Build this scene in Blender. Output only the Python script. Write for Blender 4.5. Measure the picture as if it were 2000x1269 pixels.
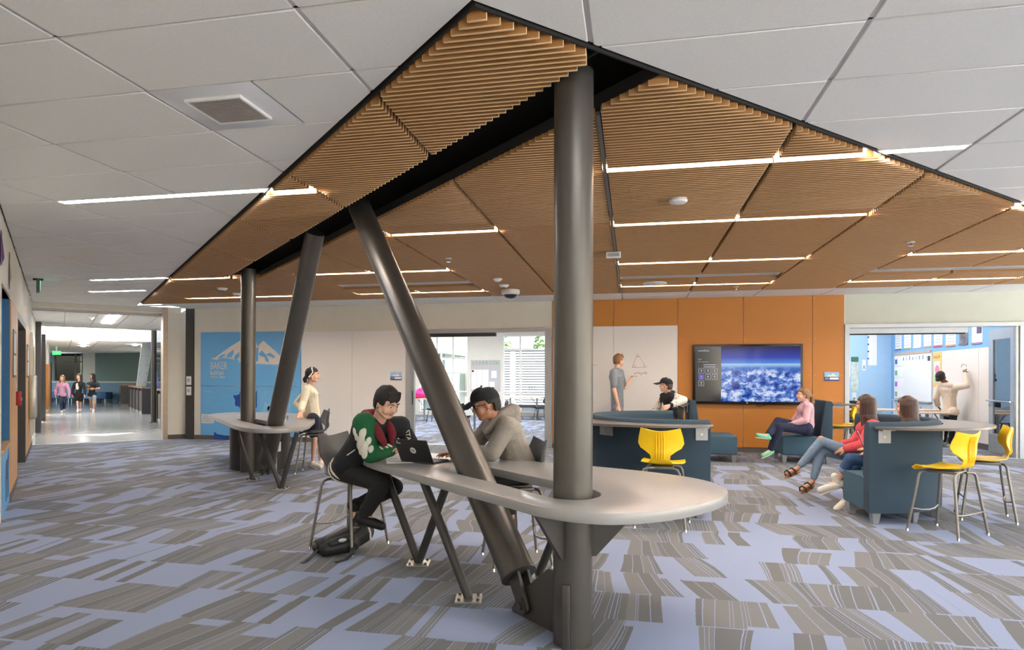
import bpy, bmesh, math, random, os
from mathutils import Vector as V, Matrix, Euler
random.seed(7)
S = bpy.context.scene
for o in list(bpy.data.objects): bpy.data.objects.remove(o, do_unlink=True)
COL = S.collection
PI = math.pi
# ------------------------------------------------------------------ camera, world, sun, exposure
cam = bpy.data.cameras.new('camera'); camo = bpy.data.objects.new('camera', cam); COL.objects.link(camo)
cam.sensor_fit = 'HORIZONTAL'; cam.sensor_width = 36.0; cam.lens = 36 * 1300 / 2000
cam.shift_x = (1000 - 962) / 2000; cam.shift_y = (739.5 - 634.5) / 2000
cam.clip_end = 300
YAW = math.atan(273 / 1300)
camo.matrix_world = Matrix.Translation((0, 0, 1.42)) @ Matrix.Rotation(YAW, 4, 'Z') @ Matrix.Rotation(PI / 2, 4, 'X') @ Matrix.Rotation(0.0025, 4, 'Z')
S.camera = camo
W = bpy.data.worlds.new('sky'); S.world = W; W.use_nodes = True
wn = W.node_tree.nodes; wn.clear()
sky = wn.new('ShaderNodeTexSky'); sky.sky_type = 'NISHITA'; sky.sun_disc = False
sky.sun_elevation = math.radians(48); sky.sun_rotation = math.radians(95); sky.air_density = 1.2; sky.dust_density = 2.5
bg = wn.new('ShaderNodeBackground'); bg.inputs[1].default_value = 0.45
wo = wn.new('ShaderNodeOutputWorld')
W.node_tree.links.new(sky.outputs[0], bg.inputs[0]); W.node_tree.links.new(bg.outputs[0], wo.inputs[0])
sl = bpy.data.lights.new('sun', 'SUN'); sl.energy = 18.0; sl.angle = 0.01; sl.color = (1, .95, .87)
so = bpy.data.objects.new('sun', sl); COL.objects.link(so); so.rotation_mode = 'QUATERNION'; so.rotation_quaternion = V((-.74, -.04, -.66)).to_track_quat('-Z', 'Y')
S.view_settings.view_transform = 'Standard'; S.view_settings.look = 'None'
EXPO = 1.25; S.view_settings.exposure = EXPO; S.view_settings.gamma = 1.0; S.view_settings.use_curve_mapping = False
LAMP = 25.0      # radiance of the linear ceiling lights
try:
    S.cycles.use_denoising = True; S.cycles.max_bounces = 8; S.cycles.diffuse_bounces = 5; S.cycles.sample_clamp_indirect = 8.0
    S.cycles.caustics_reflective = False; S.cycles.caustics_refractive = False
except Exception: pass

# ------------------------------------------------------------------ materials
def lin(c): return tuple(((x / 255) / 12.92 if x / 255 <= .04045 else (((x / 255) + .055) / 1.055) ** 2.4) for x in c)
MATS = {}
def pm(name, rgb, rough=.6, metal=0., var=.06, scale=14., bump=0., coat=0., stretch=None, spec=None):
    """procedural principled material: srgb colour with a little noise in colour and relief"""
    if name in MATS: return MATS[name]
    m = bpy.data.materials.new(name); m.use_nodes = True; nt = m.node_tree; n = nt.nodes; L = nt.links
    b = n['Principled BSDF']; c = lin(rgb)
    tc = n.new('ShaderNodeTexCoord'); mp = n.new('ShaderNodeMapping'); L.new(tc.outputs['Object'], mp.inputs[0])
    if stretch: mp.inputs['Scale'].default_value = stretch
    no = n.new('ShaderNodeTexNoise'); no.inputs['Scale'].default_value = scale; no.inputs['Detail'].default_value = 4
    L.new(mp.outputs[0], no.inputs[0])
    r = n.new('ShaderNodeValToRGB'); r.color_ramp.elements[0].position = .3; r.color_ramp.elements[1].position = .7
    r.color_ramp.elements[0].color = (*[x * (1 - var) for x in c], 1); r.color_ramp.elements[1].color = (*[min(1, x * (1 + var)) for x in c], 1)
    L.new(no.outputs[0], r.inputs[0]); L.new(r.outputs[0], b.inputs['Base Color'])
    b.inputs['Roughness'].default_value = rough; b.inputs['Metallic'].default_value = metal
    if spec is not None: b.inputs['Specular IOR Level'].default_value = spec
    if coat: b.inputs['Coat Weight'].default_value = coat; b.inputs['Coat Roughness'].default_value = .15
    if bump:
        bu = n.new('ShaderNodeBump'); bu.inputs['Strength'].default_value = bump; bu.inputs['Distance'].default_value = .01
        L.new(no.outputs[0], bu.inputs['Height']); L.new(bu.outputs[0], b.inputs['Normal'])
    MATS[name] = m; return m
def emit(name, rgb, strength):
    if name in MATS: return MATS[name]
    m = bpy.data.materials.new(name); m.use_nodes = True; n = m.node_tree.nodes; n.clear()
    e = n.new('ShaderNodeEmission'); e.inputs[0].default_value = (*lin(rgb), 1); e.inputs[1].default_value = strength
    o = n.new('ShaderNodeOutputMaterial'); m.node_tree.links.new(e.outputs[0], o.inputs[0]); MATS[name] = m; return m
def glass(name, tint=(1, 1, 1), rough=0., mirror=0.):
    m = bpy.data.materials.new(name); m.use_nodes = True; n = m.node_tree.nodes; n.clear(); L = m.node_tree.links
    t = n.new('ShaderNodeBsdfTransparent'); t.inputs[0].default_value = (*[.93 * x for x in tint], 1)
    g = n.new('ShaderNodeBsdfGlossy'); g.inputs[1].default_value = rough + .01
    fr = n.new('ShaderNodeFresnel'); fr.inputs[0].default_value = 1.45
    mx = n.new('ShaderNodeMixShader'); o = n.new('ShaderNodeOutputMaterial')
    ma = n.new('ShaderNodeMath'); ma.operation = 'ADD'; ma.use_clamp = True; ma.inputs[1].default_value = mirror; L.new(fr.outputs[0], ma.inputs[0])
    L.new(ma.outputs[0], mx.inputs[0]); L.new(t.outputs[0], mx.inputs[1]); L.new(g.outputs[0], mx.inputs[2]); L.new(mx.outputs[0], o.inputs[0]); return m

# ------------------------------------------------------------------ mesh helpers
class MB:
    def __init__(s, M=None): s.v = []; s.f = []; s.M = M
    def add(s, vs, fs):
        k = len(s.v)
        for p in vs:
            p = V(p); s.v.append(s.M @ p if s.M is not None else p)
        s.f += [tuple(i + k for i in f) for f in fs]; return s
    def box(s, x0, x1, y0, y1, z0, z1):
        return s.add([(x0,y0,z0),(x1,y0,z0),(x1,y1,z0),(x0,y1,z0),(x0,y0,z1),(x1,y0,z1),(x1,y1,z1),(x0,y1,z1)],
                     [(0,3,2,1),(4,5,6,7),(0,1,5,4),(1,2,6,5),(2,3,7,6),(3,0,4,7)])
    def prism(s, poly, z0, z1):
        n = len(poly)
        return s.add([(x,y,z0) for x,y in poly] + [(x,y,z1) for x,y in poly],
                     [tuple(range(n))[::-1], tuple(range(n, 2*n))] + [(i,(i+1)%n,n+(i+1)%n,n+i) for i in range(n)])
    def cyl(s, a, b, r0, r1=None, seg=12, cap=True):
        r1 = r0 if r1 is None else r1; a = V(a); b = V(b); d = (b - a)
        if d.length < 1e-6: return s
        d.normalize(); u = d.orthogonal().normalized(); w = d.cross(u)
        vs = []
        for c, r in ((a, r0), (b, r1)):
            for i in range(seg):
                t = 2*PI*i/seg; vs.append(c + u*math.cos(t)*r + w*math.sin(t)*r)
        fs = [(i,(i+1)%seg,seg+(i+1)%seg,seg+i) for i in range(seg)]
        if cap: fs += [tuple(range(seg))[::-1], tuple(range(seg, 2*seg))]
        return s.add(vs, fs)
    def tube(s, path, r, seg=10):
        P = [V(p) for p in path]; n = len(P); R = r if isinstance(r, (list, tuple)) else [r]*n
        t0 = (P[1]-P[0]).normalized(); u = t0.orthogonal().normalized(); vs = []
        for i, p in enumerate(P):
            t = ((P[min(i+1,n-1)]-p).normalized() + (p-P[max(i-1,0)]).normalized())
            t = t.normalized() if t.length > 1e-6 else t0
            u = (u - t*u.dot(t)).normalized(); w = t.cross(u)
            for k in range(seg):
                a = 2*PI*k/seg; vs.append(p + u*math.cos(a)*R[i] + w*math.sin(a)*R[i])
        fs = [(i*seg+k, i*seg+(k+1)%seg, (i+1)*seg+(k+1)%seg, (i+1)*seg+k) for i in range(n-1) for k in range(seg)]
        fs += [tuple(range(seg))[::-1], tuple(range((n-1)*seg, n*seg))]
        return s.add(vs, fs)
    def ell(s, c, r, ax=None, seg=14, rings=8):
        c = V(c); r = (r, r, r) if not isinstance(r, (tuple, list)) else r
        ax = ax or (V((1,0,0)), V((0,1,0)), V((0,0,1))); vs = []; fs = []
        f = lambda x,y,z: c + ax[0]*x*r[0] + ax[1]*y*r[1] + ax[2]*z*r[2]
        vs.append(f(0,0,1))
        for i in range(1, rings):
            t = PI*i/rings
            for k in range(seg):
                a = 2*PI*k/seg; vs.append(f(math.sin(t)*math.cos(a), math.sin(t)*math.sin(a), math.cos(t)))
        vs.append(f(0,0,-1)); e = len(vs)-1
        for k in range(seg):
            fs.append((0, 1+k, 1+(k+1)%seg)); fs.append((e, e-seg+(k+1)%seg, e-seg+k))
        for i in range(rings-2):
            for k in range(seg): fs.append((1+i*seg+k, 1+(i+1)*seg+k, 1+(i+1)*seg+(k+1)%seg, 1+i*seg+(k+1)%seg))
        return s.add(vs, fs)
    def cap(s, a, b, ra, rb=None, seg=12):
        rb = ra if rb is None else rb
        s.cyl(a, b, ra, rb, seg); s.ell(a, ra, seg=seg, rings=6); s.ell(b, rb, seg=seg, rings=6); return s
    def grid(s, rows, closed=False):
        n = len(rows[0]); vs = [p for r in rows for p in r]
        fs = [(i*n+k, i*n+(k+1)%n, (i+1)*n+(k+1)%n, (i+1)*n+k) for i in range(len(rows)-1) for k in range(n if closed else n-1)]
        return s.add(vs, fs)
    def build(s, name, m, parent=None, smooth=False, bev=0., org=None, solid=0., seg=2, sharp=.7):
        me = bpy.data.meshes.new(name); bm = bmesh.new()
        og = V(org) if org is not None else None
        vv = [bm.verts.new(p - og if og is not None else p) for p in s.v]
        for f in s.f:
            try: bm.faces.new([vv[i] for i in f])
            except ValueError: pass
        bmesh.ops.recalc_face_normals(bm, faces=bm.faces)
        if solid: bmesh.ops.solidify(bm, geom=bm.faces[:], thickness=solid); bmesh.ops.recalc_face_normals(bm, faces=bm.faces)
        if bev:
            es = [e for e in bm.edges if len(e.link_faces) == 2 and e.calc_face_angle(0) > .5]
            bmesh.ops.bevel(bm, geom=es, offset=bev, segments=seg, affect='EDGES', profile=.5)
        bm.to_mesh(me); bm.free()
        if smooth or bev:
            me.polygons.foreach_set('use_smooth', [True]*len(me.polygons))
            me.set_sharp_from_angle(angle=sharp)
        return link(name, me, m, parent)
def link(name, me, m, parent=None):
    o = bpy.data.objects.new(name, me)
    if m is not None and not me.materials: me.materials.append(m)
    COL.objects.link(o)
    if parent is not None: o.parent = parent
    return o
def tag(o, label=None, cat=None, group=None, kind=None):
    if label: o['label'] = label
    if cat: o['category'] = cat
    if group: o['group'] = group
    if kind: o['kind'] = kind
    return o
def thing(name, label, cat, loc=(0,0,0), rz=0., group=None):
    o = bpy.data.objects.new(name, None); o.empty_display_size = .1; COL.objects.link(o)
    o.location = loc; o.rotation_euler = (0, 0, rz); return tag(o, label, cat, group)
def root(name): # setting root
    o = bpy.data.objects.new(name, None); o.empty_display_size = .1; COL.objects.link(o); o['kind'] = 'structure'; return o
def struct(name, mb, m, parent=None, **k):
    o = mb.build(name, m, parent, **k)
    if parent is None: o['kind'] = 'structure'
    return o
def dup(src, loc, rz=None, label=None, group=None, cat=None):
    r = src.copy(); COL.objects.link(r); r.location = loc
    if rz is not None: r.rotation_euler = (0, 0, rz)
    tag(r, label, cat, group)
    for ch in list(src.children):
        c = ch.copy(); COL.objects.link(c); c.parent = r
        for g in list(ch.children):
            d = g.copy(); COL.objects.link(d); d.parent = c
    return r
def text(name, s, size, M, m, parent=None, depth=.001, align='LEFT', sx=1.):
    cu = bpy.data.curves.new(name, 'FONT'); cu.body = s; cu.size = size; cu.extrude = depth; cu.align_x = align
    cu.resolution_u = 2
    t = bpy.data.objects.new(name, cu); COL.objects.link(t); dg = bpy.context.evaluated_depsgraph_get()
    me = bpy.data.meshes.new_from_object(t.evaluated_get(dg)); bpy.data.objects.remove(t, do_unlink=True)
    me.transform(M @ Matrix.Diagonal((sx, 1, 1, 1))); me.name = name
    me.materials.clear()
    return link(name, me, m, parent)
def wallM(x, y, z, rz=0.): # text plane standing upright, readable from -Y side when rz = 0
    return Matrix.Translation((x, y, z)) @ Matrix.Rotation(rz, 4, 'Z') @ Matrix.Rotation(PI/2, 4, 'X')
R_ = V((.97866, .20552, 0)); A_ = V((-.20552, .97866, 0))   # right / away of the photographer, as floor directions
E1 = V((.70711, .70711, 0)); E2 = V((-.70711, .70711, 0)); C0 = V((-12.42, 11.76, 0))
MC = Matrix(((E1.x, E2.x, 0, C0.x), (E1.y, E2.y, 0, C0.y), (0, 0, 1, 0), (0, 0, 0, 1)))  # corridor frame: x across, y along
SD = V((-.70711, .70711, 0)); SN = V((.70711, .70711, 0)); SP = V((-.326, 3.756, 0))
MS = Matrix(((SD.x, SN.x, 0, SP.x), (SD.y, SN.y, 0, SP.y), (0, 0, 1, 0), (0, 0, 0, 1)))  # beam frame: x along beam, y across
ZC = 3.04; ZS = 2.99; YB = 13.74

# ------------------------------------------------------------------ palette
M_tile = pm('ceiling_tile_white', (228, 226, 221), .9, var=.03, scale=60, bump=.05)
M_tee = pm('tee_bar_white', (196, 192, 190), .6, var=.02)
M_wall = pm('wall_cream_paint', (216, 211, 197), .8, var=.02, scale=5)
M_wallw = pm('wall_white_paint', (226, 224, 214), .8, var=.02, scale=5)
M_orange = pm('orange_panel_laminate', (192, 124, 48), .5, var=.03, scale=200)
M_wood = pm('slat_fir', (168, 120, 70), .36, var=.08, scale=9, stretch=(.6, 12, 12), bump=.02)
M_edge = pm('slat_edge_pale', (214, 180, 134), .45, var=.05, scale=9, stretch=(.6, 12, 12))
M_wallr = pm('wall_pale_green_paint', (200, 204, 190), .8, var=.02, scale=5)
M_black = pm('matte_black', (22, 21, 20), .8, var=.1)
M_steel = pm('bronze_grey_steel', (90, 86, 81), .36, metal=.55, var=.05, scale=6)
M_steeld = pm('dark_grey_steel', (74, 72, 70), .45, metal=.5, var=.06)
M_alu = pm('aluminium', (178, 182, 185), .4, metal=.5, var=.03)
M_zinc = pm('zinc_plate', (190, 188, 178), .35, metal=.8, var=.08)
M_chrome = pm('chrome', (220, 220, 222), .15, metal=1., var=.02)
M_base = pm('rubber_base', (92, 84, 80), .7, var=.04)
M_lens = emit('lamp_lens', (250, 249, 252), LAMP)
M_fill3 = emit('fill_lens_bright', (250, 251, 255), LAMP * 1.3)
M_fill2 = emit('fill_lens_soft', (252, 250, 255), LAMP * .5)
M_top = pm('solid_surface_beige', (152, 150, 147), .30, var=.03, scale=300, coat=.1)
M_wb = pm('whiteboard', (228, 226, 223), .35, var=.01)
M_white = pm('white_plastic', (232, 231, 228), .5, var=.02)
M_paper = pm('paper', (238, 238, 236), .8, var=.03, scale=40)
# ------------------------------------------------------------------ carpet material
def carpet():
    m = bpy.data.materials.new('streaked_carpet'); m.use_nodes = True; nt = m.node_tree; n = nt.nodes; L = nt.links
    b = n['Principled BSDF']; b.inputs['Roughness'].default_value = .95; b.inputs['Specular IOR Level'].default_value = .15
    tc = n.new('ShaderNodeTexCoord'); sp = n.new('ShaderNodeSeparateXYZ'); L.new(tc.outputs['Object'], sp.inputs[0])
    def M(op, a, c=None, d=None):
        x = n.new('ShaderNodeMath'); x.operation = op
        for i, q in enumerate((a, c, d)):
            if q is None: continue
            if isinstance(q, (int, float)): x.inputs[i].default_value = q
            else: L.new(q, x.inputs[i])
        return x.outputs[0]
    def wn1(a):
        x = n.new('ShaderNodeTexWhiteNoise'); x.noise_dimensions = '1D'; L.new(a, x.inputs['W']); return x.outputs['Value']
    def wn2(a, c):
        x = n.new('ShaderNodeTexWhiteNoise'); x.noise_dimensions = '2D'; cb = n.new('ShaderNodeCombineXYZ')
        L.new(a, cb.inputs[0]); L.new(c, cb.inputs[1]); L.new(cb.outputs[0], x.inputs['Vector']); return x.outputs['Value']
    def vor(x, row, scale, k, feat='F1'):
        v = n.new('ShaderNodeTexVoronoi'); v.voronoi_dimensions = '1D'; v.feature = feat
        v.inputs['Scale'].default_value = 1.; v.inputs['Randomness'].default_value = .95
        L.new(M('ADD', M('MULTIPLY', x, scale), M('MULTIPLY', row, k)), v.inputs['W'])
        return v
    X, Y = sp.outputs[0], sp.outputs[1]
    T = .5
    yy = M('DIVIDE', Y, T); row = M('FLOOR', yy); fy = M('FRACT', yy)
    col = M('FLOOR', M('DIVIDE', X, T)); tile = wn2(row, col)
    nz = n.new('ShaderNodeTexNoise'); nz.noise_dimensions = '2D'; nz.inputs['Scale'].default_value = 1.; nz.inputs['Detail'].default_value = 0.
    cz = n.new('ShaderNodeCombineXYZ'); L.new(M('MULTIPLY', X, 1.1), cz.inputs[0]); L.new(M('MULTIPLY', row, 3.7), cz.inputs[1]); L.new(cz.outputs[0], nz.inputs['Vector'])
    sh = M('MULTIPLY', M('SUBTRACT', nz.outputs[0], .5), .45)
    kink = M('MULTIPLY', M('ABSOLUTE', M('SUBTRACT', fy, wn1(M('MULTIPLY', row, 3.1)))), M('SUBTRACT', wn1(M('MULTIPLY', row, 7.3)), .5))
    wob = n.new('ShaderNodeTexNoise'); wob.inputs['Scale'].default_value = 40; L.new(tc.outputs['Object'], wob.inputs[0])
    x2 = M('ADD', X, M('ADD', M('MULTIPLY', sh, fy), M('ADD', M('MULTIPLY', kink, .14), M('MULTIPLY', wob.outputs[0], .008))))
    # blocks end at different heights inside a tile
    vA = vor(x2, row, 11.0, 17.31); sA = n.new('ShaderNodeSeparateColor'); L.new(vA.outputs['Color'], sA.inputs[0])
    eA = vor(x2, row, 11.0, 17.31, 'DISTANCE_TO_EDGE').outputs['Distance']
    vG = vor(x2, row, 4.4, 9.77); sG = n.new('ShaderNodeSeparateColor'); L.new(vG.outputs['Color'], sG.inputs[0])
    start = M('SUBTRACT', M('MULTIPLY', sG.outputs[2], .5), .40)
    inside = M('MULTIPLY', M('GREATER_THAN', fy, start), M('LESS_THAN', fy, M('ADD', start, M('ADD', .95, M('MULTIPLY', sG.outputs[1], .6)))))
    isT = M('MULTIPLY', M('GREATER_THAN', sG.outputs[0], .24), M('GREATER_THAN', sA.outputs[0], .12))
    isT = M('MULTIPLY', isT, inside)
    isT = M('MAXIMUM', isT, M('GREATER_THAN', sA.outputs[0], .84))
    rib = M('MULTIPLY', M('GREATER_THAN', sA.outputs[1], .50), isT)
    vC = vor(x2, row, 38.0, 5.13); sC = n.new('ShaderNodeSeparateColor'); L.new(vC.outputs['Color'], sC.inputs[0])
    dC = vor(x2, row, 38.0, 5.13, 'DISTANCE_TO_EDGE').outputs['Distance']
    line = M('MAXIMUM', M('MULTIPLY', M('LESS_THAN', eA, .035), M('GREATER_THAN', sA.outputs[2], .35)), M('MULTIPLY', M('LESS_THAN', dC, .13), M('MULTIPLY', M('GREATER_THAN', sC.outputs[0], .5), M('LESS_THAN', sA.outputs[2], .5))))
    isT = M('MULTIPLY', isT, M('SUBTRACT', 1., line))
    def mixc(f, a, c):
        x = n.new('ShaderNodeMix'); x.data_type = 'RGBA'; L.new(f, x.inputs[0])
        for i, q in ((6, a), (7, c)):
            if isinstance(q, tuple): x.inputs[i].default_value = (*q, 1)
            else: L.new(q, x.inputs[i])
        return x.outputs[2]
    ribw = M('MULTIPLY', M('GREATER_THAN', M('SINE', M('MULTIPLY', X, 620.)), -.2), M('GREATER_THAN', M('SINE', M('MULTIPLY', Y, 500.)), -.75))
    taupe = mixc(M('MULTIPLY', rib, M('ADD', .35, M('MULTIPLY', ribw, .5))), lin((121, 121, 120)), lin((99, 99, 99)))
    c0 = mixc(isT, lin((140, 150, 175)), taupe)
    gr = n.new('ShaderNodeTexNoise'); gr.inputs['Scale'].default_value = 260; gr.inputs['Detail'].default_value = 2; L.new(tc.outputs['Object'], gr.inputs[0])
    g2 = M('ADD', .84, M('MULTIPLY', gr.outputs[0], .32))
    mm = n.new('ShaderNodeMix'); mm.data_type = 'RGBA'; mm.blend_type = 'MULTIPLY'; mm.inputs[0].default_value = 1.
    L.new(c0, mm.inputs[6]); cb = n.new('ShaderNodeCombineColor'); [L.new(g2, cb.inputs[i]) for i in range(3)]; L.new(cb.outputs[0], mm.inputs[7])
    L.new(mm.outputs[2], b.inputs['Base Color'])
    bu = n.new('ShaderNodeBump'); bu.inputs['Strength'].default_value = .25; bu.inputs['Distance'].default_value = .004
    L.new(gr.outputs[0], bu.inputs['Height']); L.new(bu.outputs[0], b.inputs['Normal'])
    return m
M_carpet = carpet()
M_vinyl = pm('polished_vinyl', (176, 176, 174), .16, var=.04, scale=3)

# ------------------------------------------------------------------ floors
struct('floor', MB().prism([(2.4,-4.06),(11,-4.06),(11,13.85),(-10.15,13.85),(-12.42,11.76),(-13.0,11.2)], -.05, 0), M_carpet)
struct('floor', MB().prism([(-8.8,13.85),(-1.2,13.85),(-1.2,25.2),(-8.8,25.2)], -.05, 0), M_carpet)
struct('floor', MB().prism([(-1.0,13.85),(7.05,13.85),(7.05,20.4),(-1.0,20.4)], -.05, 0), M_carpet)
struct('floor', MB(MC).prism([(0,0),(3.1,0),(4.6,.2),(4.6,14),(9,18),(9,34),(-6,44),(-6,17),(0,16.5)], -.05, -.001), M_vinyl)
struct('trim_1', MB(MC).box(0, 2.6, -.05, .0, -.01, .004), M_alu)

# ------------------------------------------------------------------ white tile ceiling
def clip(poly, a, b, c):  # keep a*x+b*y >= c
    out = []
    for i in range(len(poly)):
        p, q = poly[i], poly[(i+1) % len(poly)]
        dp, dq = a*p[0]+b*p[1]-c, a*q[0]+b*q[1]-c
        if dp >= 0: out.append(p)
        if dp * dq < 0:
            t = dp / (dp - dq); out.append((p[0]+(q[0]-p[0])*t, p[1]+(q[1]-p[1])*t))
    return out
def area(p): return abs(sum(p[i][0]*p[(i+1)%len(p)][1]-p[(i+1)%len(p)][0]*p[i][1] for i in range(len(p))))/2
TX = [-.2 + 1.24*k for k in range(-11, 10)]
YL = [-4.0, -3.4, -2.75, -2.1, -1.45, -.8, -.2, .4, 1.0, 1.56, 2.11, 2.667, 3.27, 3.885, 4.495, 5.13, 5.74, 6.35, 6.96, 7.54, 8.12, 8.7, 9.29, 9.87, 10.45, 11.03, 11.61, 12.19, 12.55, 13.15, 13.76]
CANL, CANR, CANB = 2.116, 3.46, 12.45
ceil_root = root('ceiling')
LIGHT_RECT = []   # openings in the white ceiling: x0, x1, y0, y1
for (x0, x1, y0, y1) in [(-5.16,-3.0,5.13,5.24),(1.60,2.27,5.13,5.23),(-8.78,-7.33,9.36,9.47),(-9.98,-8.79,10.62,10.74),(3.44,4.64,6.87,6.97)]: LIGHT_RECT.append((x0,x1,y0,y1))
VENT = (-2.70, -2.03, 3.27, 3.885)
def sub_rects(x0, x1, y0, y1, holes):
    rs = [(x0,x1,y0,y1)]
    for (a,b,c,d) in holes:
        nr = []
        for (p,q,r,s) in rs:
            if b <= p or a >= q or d <= r or c >= s: nr.append((p,q,r,s)); continue
            if a > p: nr.append((p,a,r,s))
            if b < q: nr.append((b,q,r,s))
            u0, u1 = max(a,p), min(b,q)
            if c > r: nr.append((u0,u1,r,c))
            if d < s: nr.append((u0,u1,d,s))
        rs = nr
    return rs
g = .012
for i in range(len(TX)-1):
    for j in range(len(YL)-1):
        mb = MB(); tot = 0
        for rc in sub_rects(TX[i]+g, TX[i+1]-g, YL[j]+g*.6, YL[j+1]-g*.6, LIGHT_RECT + [VENT]):
            r = [(rc[0],rc[2]),(rc[1],rc[2]),(rc[1],rc[3]),(rc[0],rc[3])]
            r = clip(r, 1, 1, -.64); r = clip(r, -1, 0, -10.95)
            if len(r) < 3 or area(r) < .0004: continue
            if YL[j] >= 12.5 and rc[0] > -10.4: pcs = [r]
            else:
                A = clip(r, -1, -1, -(CANL-.03)); B = clip(r, 1, 1, CANL-.03)
                B = clip(B, 1, -1, -(CANR-.03)) if len(B) > 2 else []
                pcs = [A, B]
            for p in pcs:
                if len(p) > 2 and area(p) > .0004: mb.prism(p, ZC-.008, ZC+.014); tot += area(p)
        if tot > .01: mb.build('ceiling_tile', M_tile, ceil_root, bev=.004, seg=1)
# tee bars between the tiles
def bar(x0, x1, y0, y1):
    r = [(x0,y0),(x1,y0),(x1,y1),(x0,y1)]; r = clip(r, 1, 1, -.66); out = []
    if len(r) < 3: return
    A = clip(r, -1, -1, -(CANL-.03)); B = clip(r, 1, 1, CANL-.03); B = clip(B, 1, -1, -(CANR-.03)) if len(B) > 2 else []
    Cc = clip(r, 0, 1, CANB+.06)
    mb = MB(); k = 0
    for p in (A, B, Cc):
        if len(p) > 2 and area(p) > .001: mb.prism(p, ZC+.001, ZC+.03); k = 1
    if k: mb.build('tee_bar', M_tee, ceil_root)
for x in TX: bar(x-.012, x+.012, -4, 13.76)
for y in YL: bar(-14, 11, y-.008, y+.008)
struct('ceiling_deck', MB().prism([(3.4,-4.06),(11,-4.06),(11,13.8),(-10.2,13.8),(-12.42,11.76)], 3.32, 3.36), M_black)['kind'] = 'structure'

# ------------------------------------------------------------------ recessed linear lights in the white ceiling
def white_light(x0, x1, y0, y1, label):
    t = thing('linear_light', label, 'ceiling light', ((x0+x1)/2, (y0+y1)/2, ZC), 0, 'recessed linear ceiling lights')
    o = (t.location.x, t.location.y, t.location.z)
    f = MB(); w = .012
    f.box(x0,x1,y0,y0+w,ZC-.01,ZC+.06); f.box(x0,x1,y1-w,y1,ZC-.01,ZC+.06); f.box(x0,x0+w,y0+w,y1-w,ZC-.01,ZC+.06); f.box(x1-w,x1,y0+w,y1-w,ZC-.01,ZC+.06)
    f.build('frame', M_white, t, org=o)
    MB().box(x0+w,x1-w,y0+w,y1-w,ZC-.004,ZC+.03).build('lens', M_lens, t, org=o)
    MB().box(x0,x1,y0,y1,ZC+.061,ZC+.12).build('housing', M_white, t, org=o)
wl = ['long white light strip in the left ceiling beside the wood canopy edge', 'short white light strip in the right ceiling touching the canopy edge',
      'small far white light strip left of the canopy, nearer of two', 'small far white light strip left of the canopy, farther of two', 'white light strip cut off by the right edge of the photo']
for r, l in zip(LIGHT_RECT, wl): white_light(*r, l)
# ------------------------------------------------------------------ wood canopy
can = thing('wood_canopy', 'large diamond canopy of warm wood slats hung under the white ceiling', 'canopy', (-.67, 2.79, ZS))
co = (-.67, 2.79, ZS)
SLX = [-13.4] + [-.205 + 1.2*k for k in range(-10, 9)]
P_ = .0508; TH_ = .015; DZ = .062
BM0, BM1 = 3.13, 3.74           # beam slot in x + y
LROWS = [5.10, 6.93, 9.28, 11.56]   # canopy light rows (y)
CL = []  # x0, x1, y
for y, xs in ((5.10, [(-.205,.995),(.995,1.60)]), (6.93, [(-.205,.995),(.995,2.195)]), (9.28, [(-.205,.995),(.995,2.195)]), (11.56, [(-.205,.995),(.995,2.195)]),
              (9.28, [(3.395,4.595),(4.595,5.5)]), (11.67, [(3.395,4.595),(4.595,5.795)]), (6.93, [(3.40,3.45)]),
              (6.93, [(-2.605,-1.405)]), (9.33, [(-4.9,-3.805),(-3.805,-2.605)]), (11.65, [(-5.0,-3.805),(-3.805,-2.605)]),
              (5.18, [(-3.0,-2.62)]), (9.37, [(-7.2,-6.2)]), (11.68, [(-8.6,-7.4),(-7.4,-6.35)])):
    for a, b in xs: CL.append((a, b, y))
REC = [(-.205, 2.195, 10.45, 10.95), (3.395, 5.795, 10.45, 10.95), (-5.005, -2.605, 10.45, 10.95)]
segs = []
y = CANL + .67 + .012; row = 0
while y < CANB - .02:
    for i in range(len(SLX)-1):
        a, b = SLX[i] + .019, SLX[i+1] - .019
        if -1.4 < SLX[i] < -1.1: b = SLX[i+1] - .014
        a = max(a, CANL - y + .016); b = min(b, y - CANR - .016)
        if b - a < .02: continue
        parts = [(a, b)]
        cuts = [(BM0 - y, BM1 - y)] if y - CANR > -.9 and y < 9.45 else []
        for (x0, x1, ly) in CL:
            if abs(y - ly) < .052: cuts.append((x0 - .0, x1 + .0))
        for (x0, x1, y0, y1) in REC:
            if y0 < y < y1: cuts.append((x0, x1))
        for (c0, c1) in cuts:
            np_ = []
            for (p, q) in parts:
                if c1 <= p or c0 >= q: np_.append((p, q)); continue
                if c0 > p: np_.append((p, c0))
                if c1 < q: np_.append((c1, q))
            parts = np_
        for (p, q) in parts:
            if q - p > .015 and p < 9: segs.append((p, q, y))
    y += P_
segs.sort(key=lambda s: ((s[0]+s[1])/2)**2 + s[2]**2)
def slat(mb, p, q, y): mb.box(p, q, y - TH_/2, y + TH_/2, ZS, ZS + DZ)
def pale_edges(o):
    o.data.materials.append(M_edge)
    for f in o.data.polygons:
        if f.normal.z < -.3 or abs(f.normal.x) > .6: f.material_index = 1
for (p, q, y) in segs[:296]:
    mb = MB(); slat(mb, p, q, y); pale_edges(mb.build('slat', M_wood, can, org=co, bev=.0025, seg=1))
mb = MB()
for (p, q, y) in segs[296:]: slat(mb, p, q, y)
o = mb.build('slat_field', M_wood, can, org=co); o['kind'] = 'stuff'; pale_edges(o)
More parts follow.
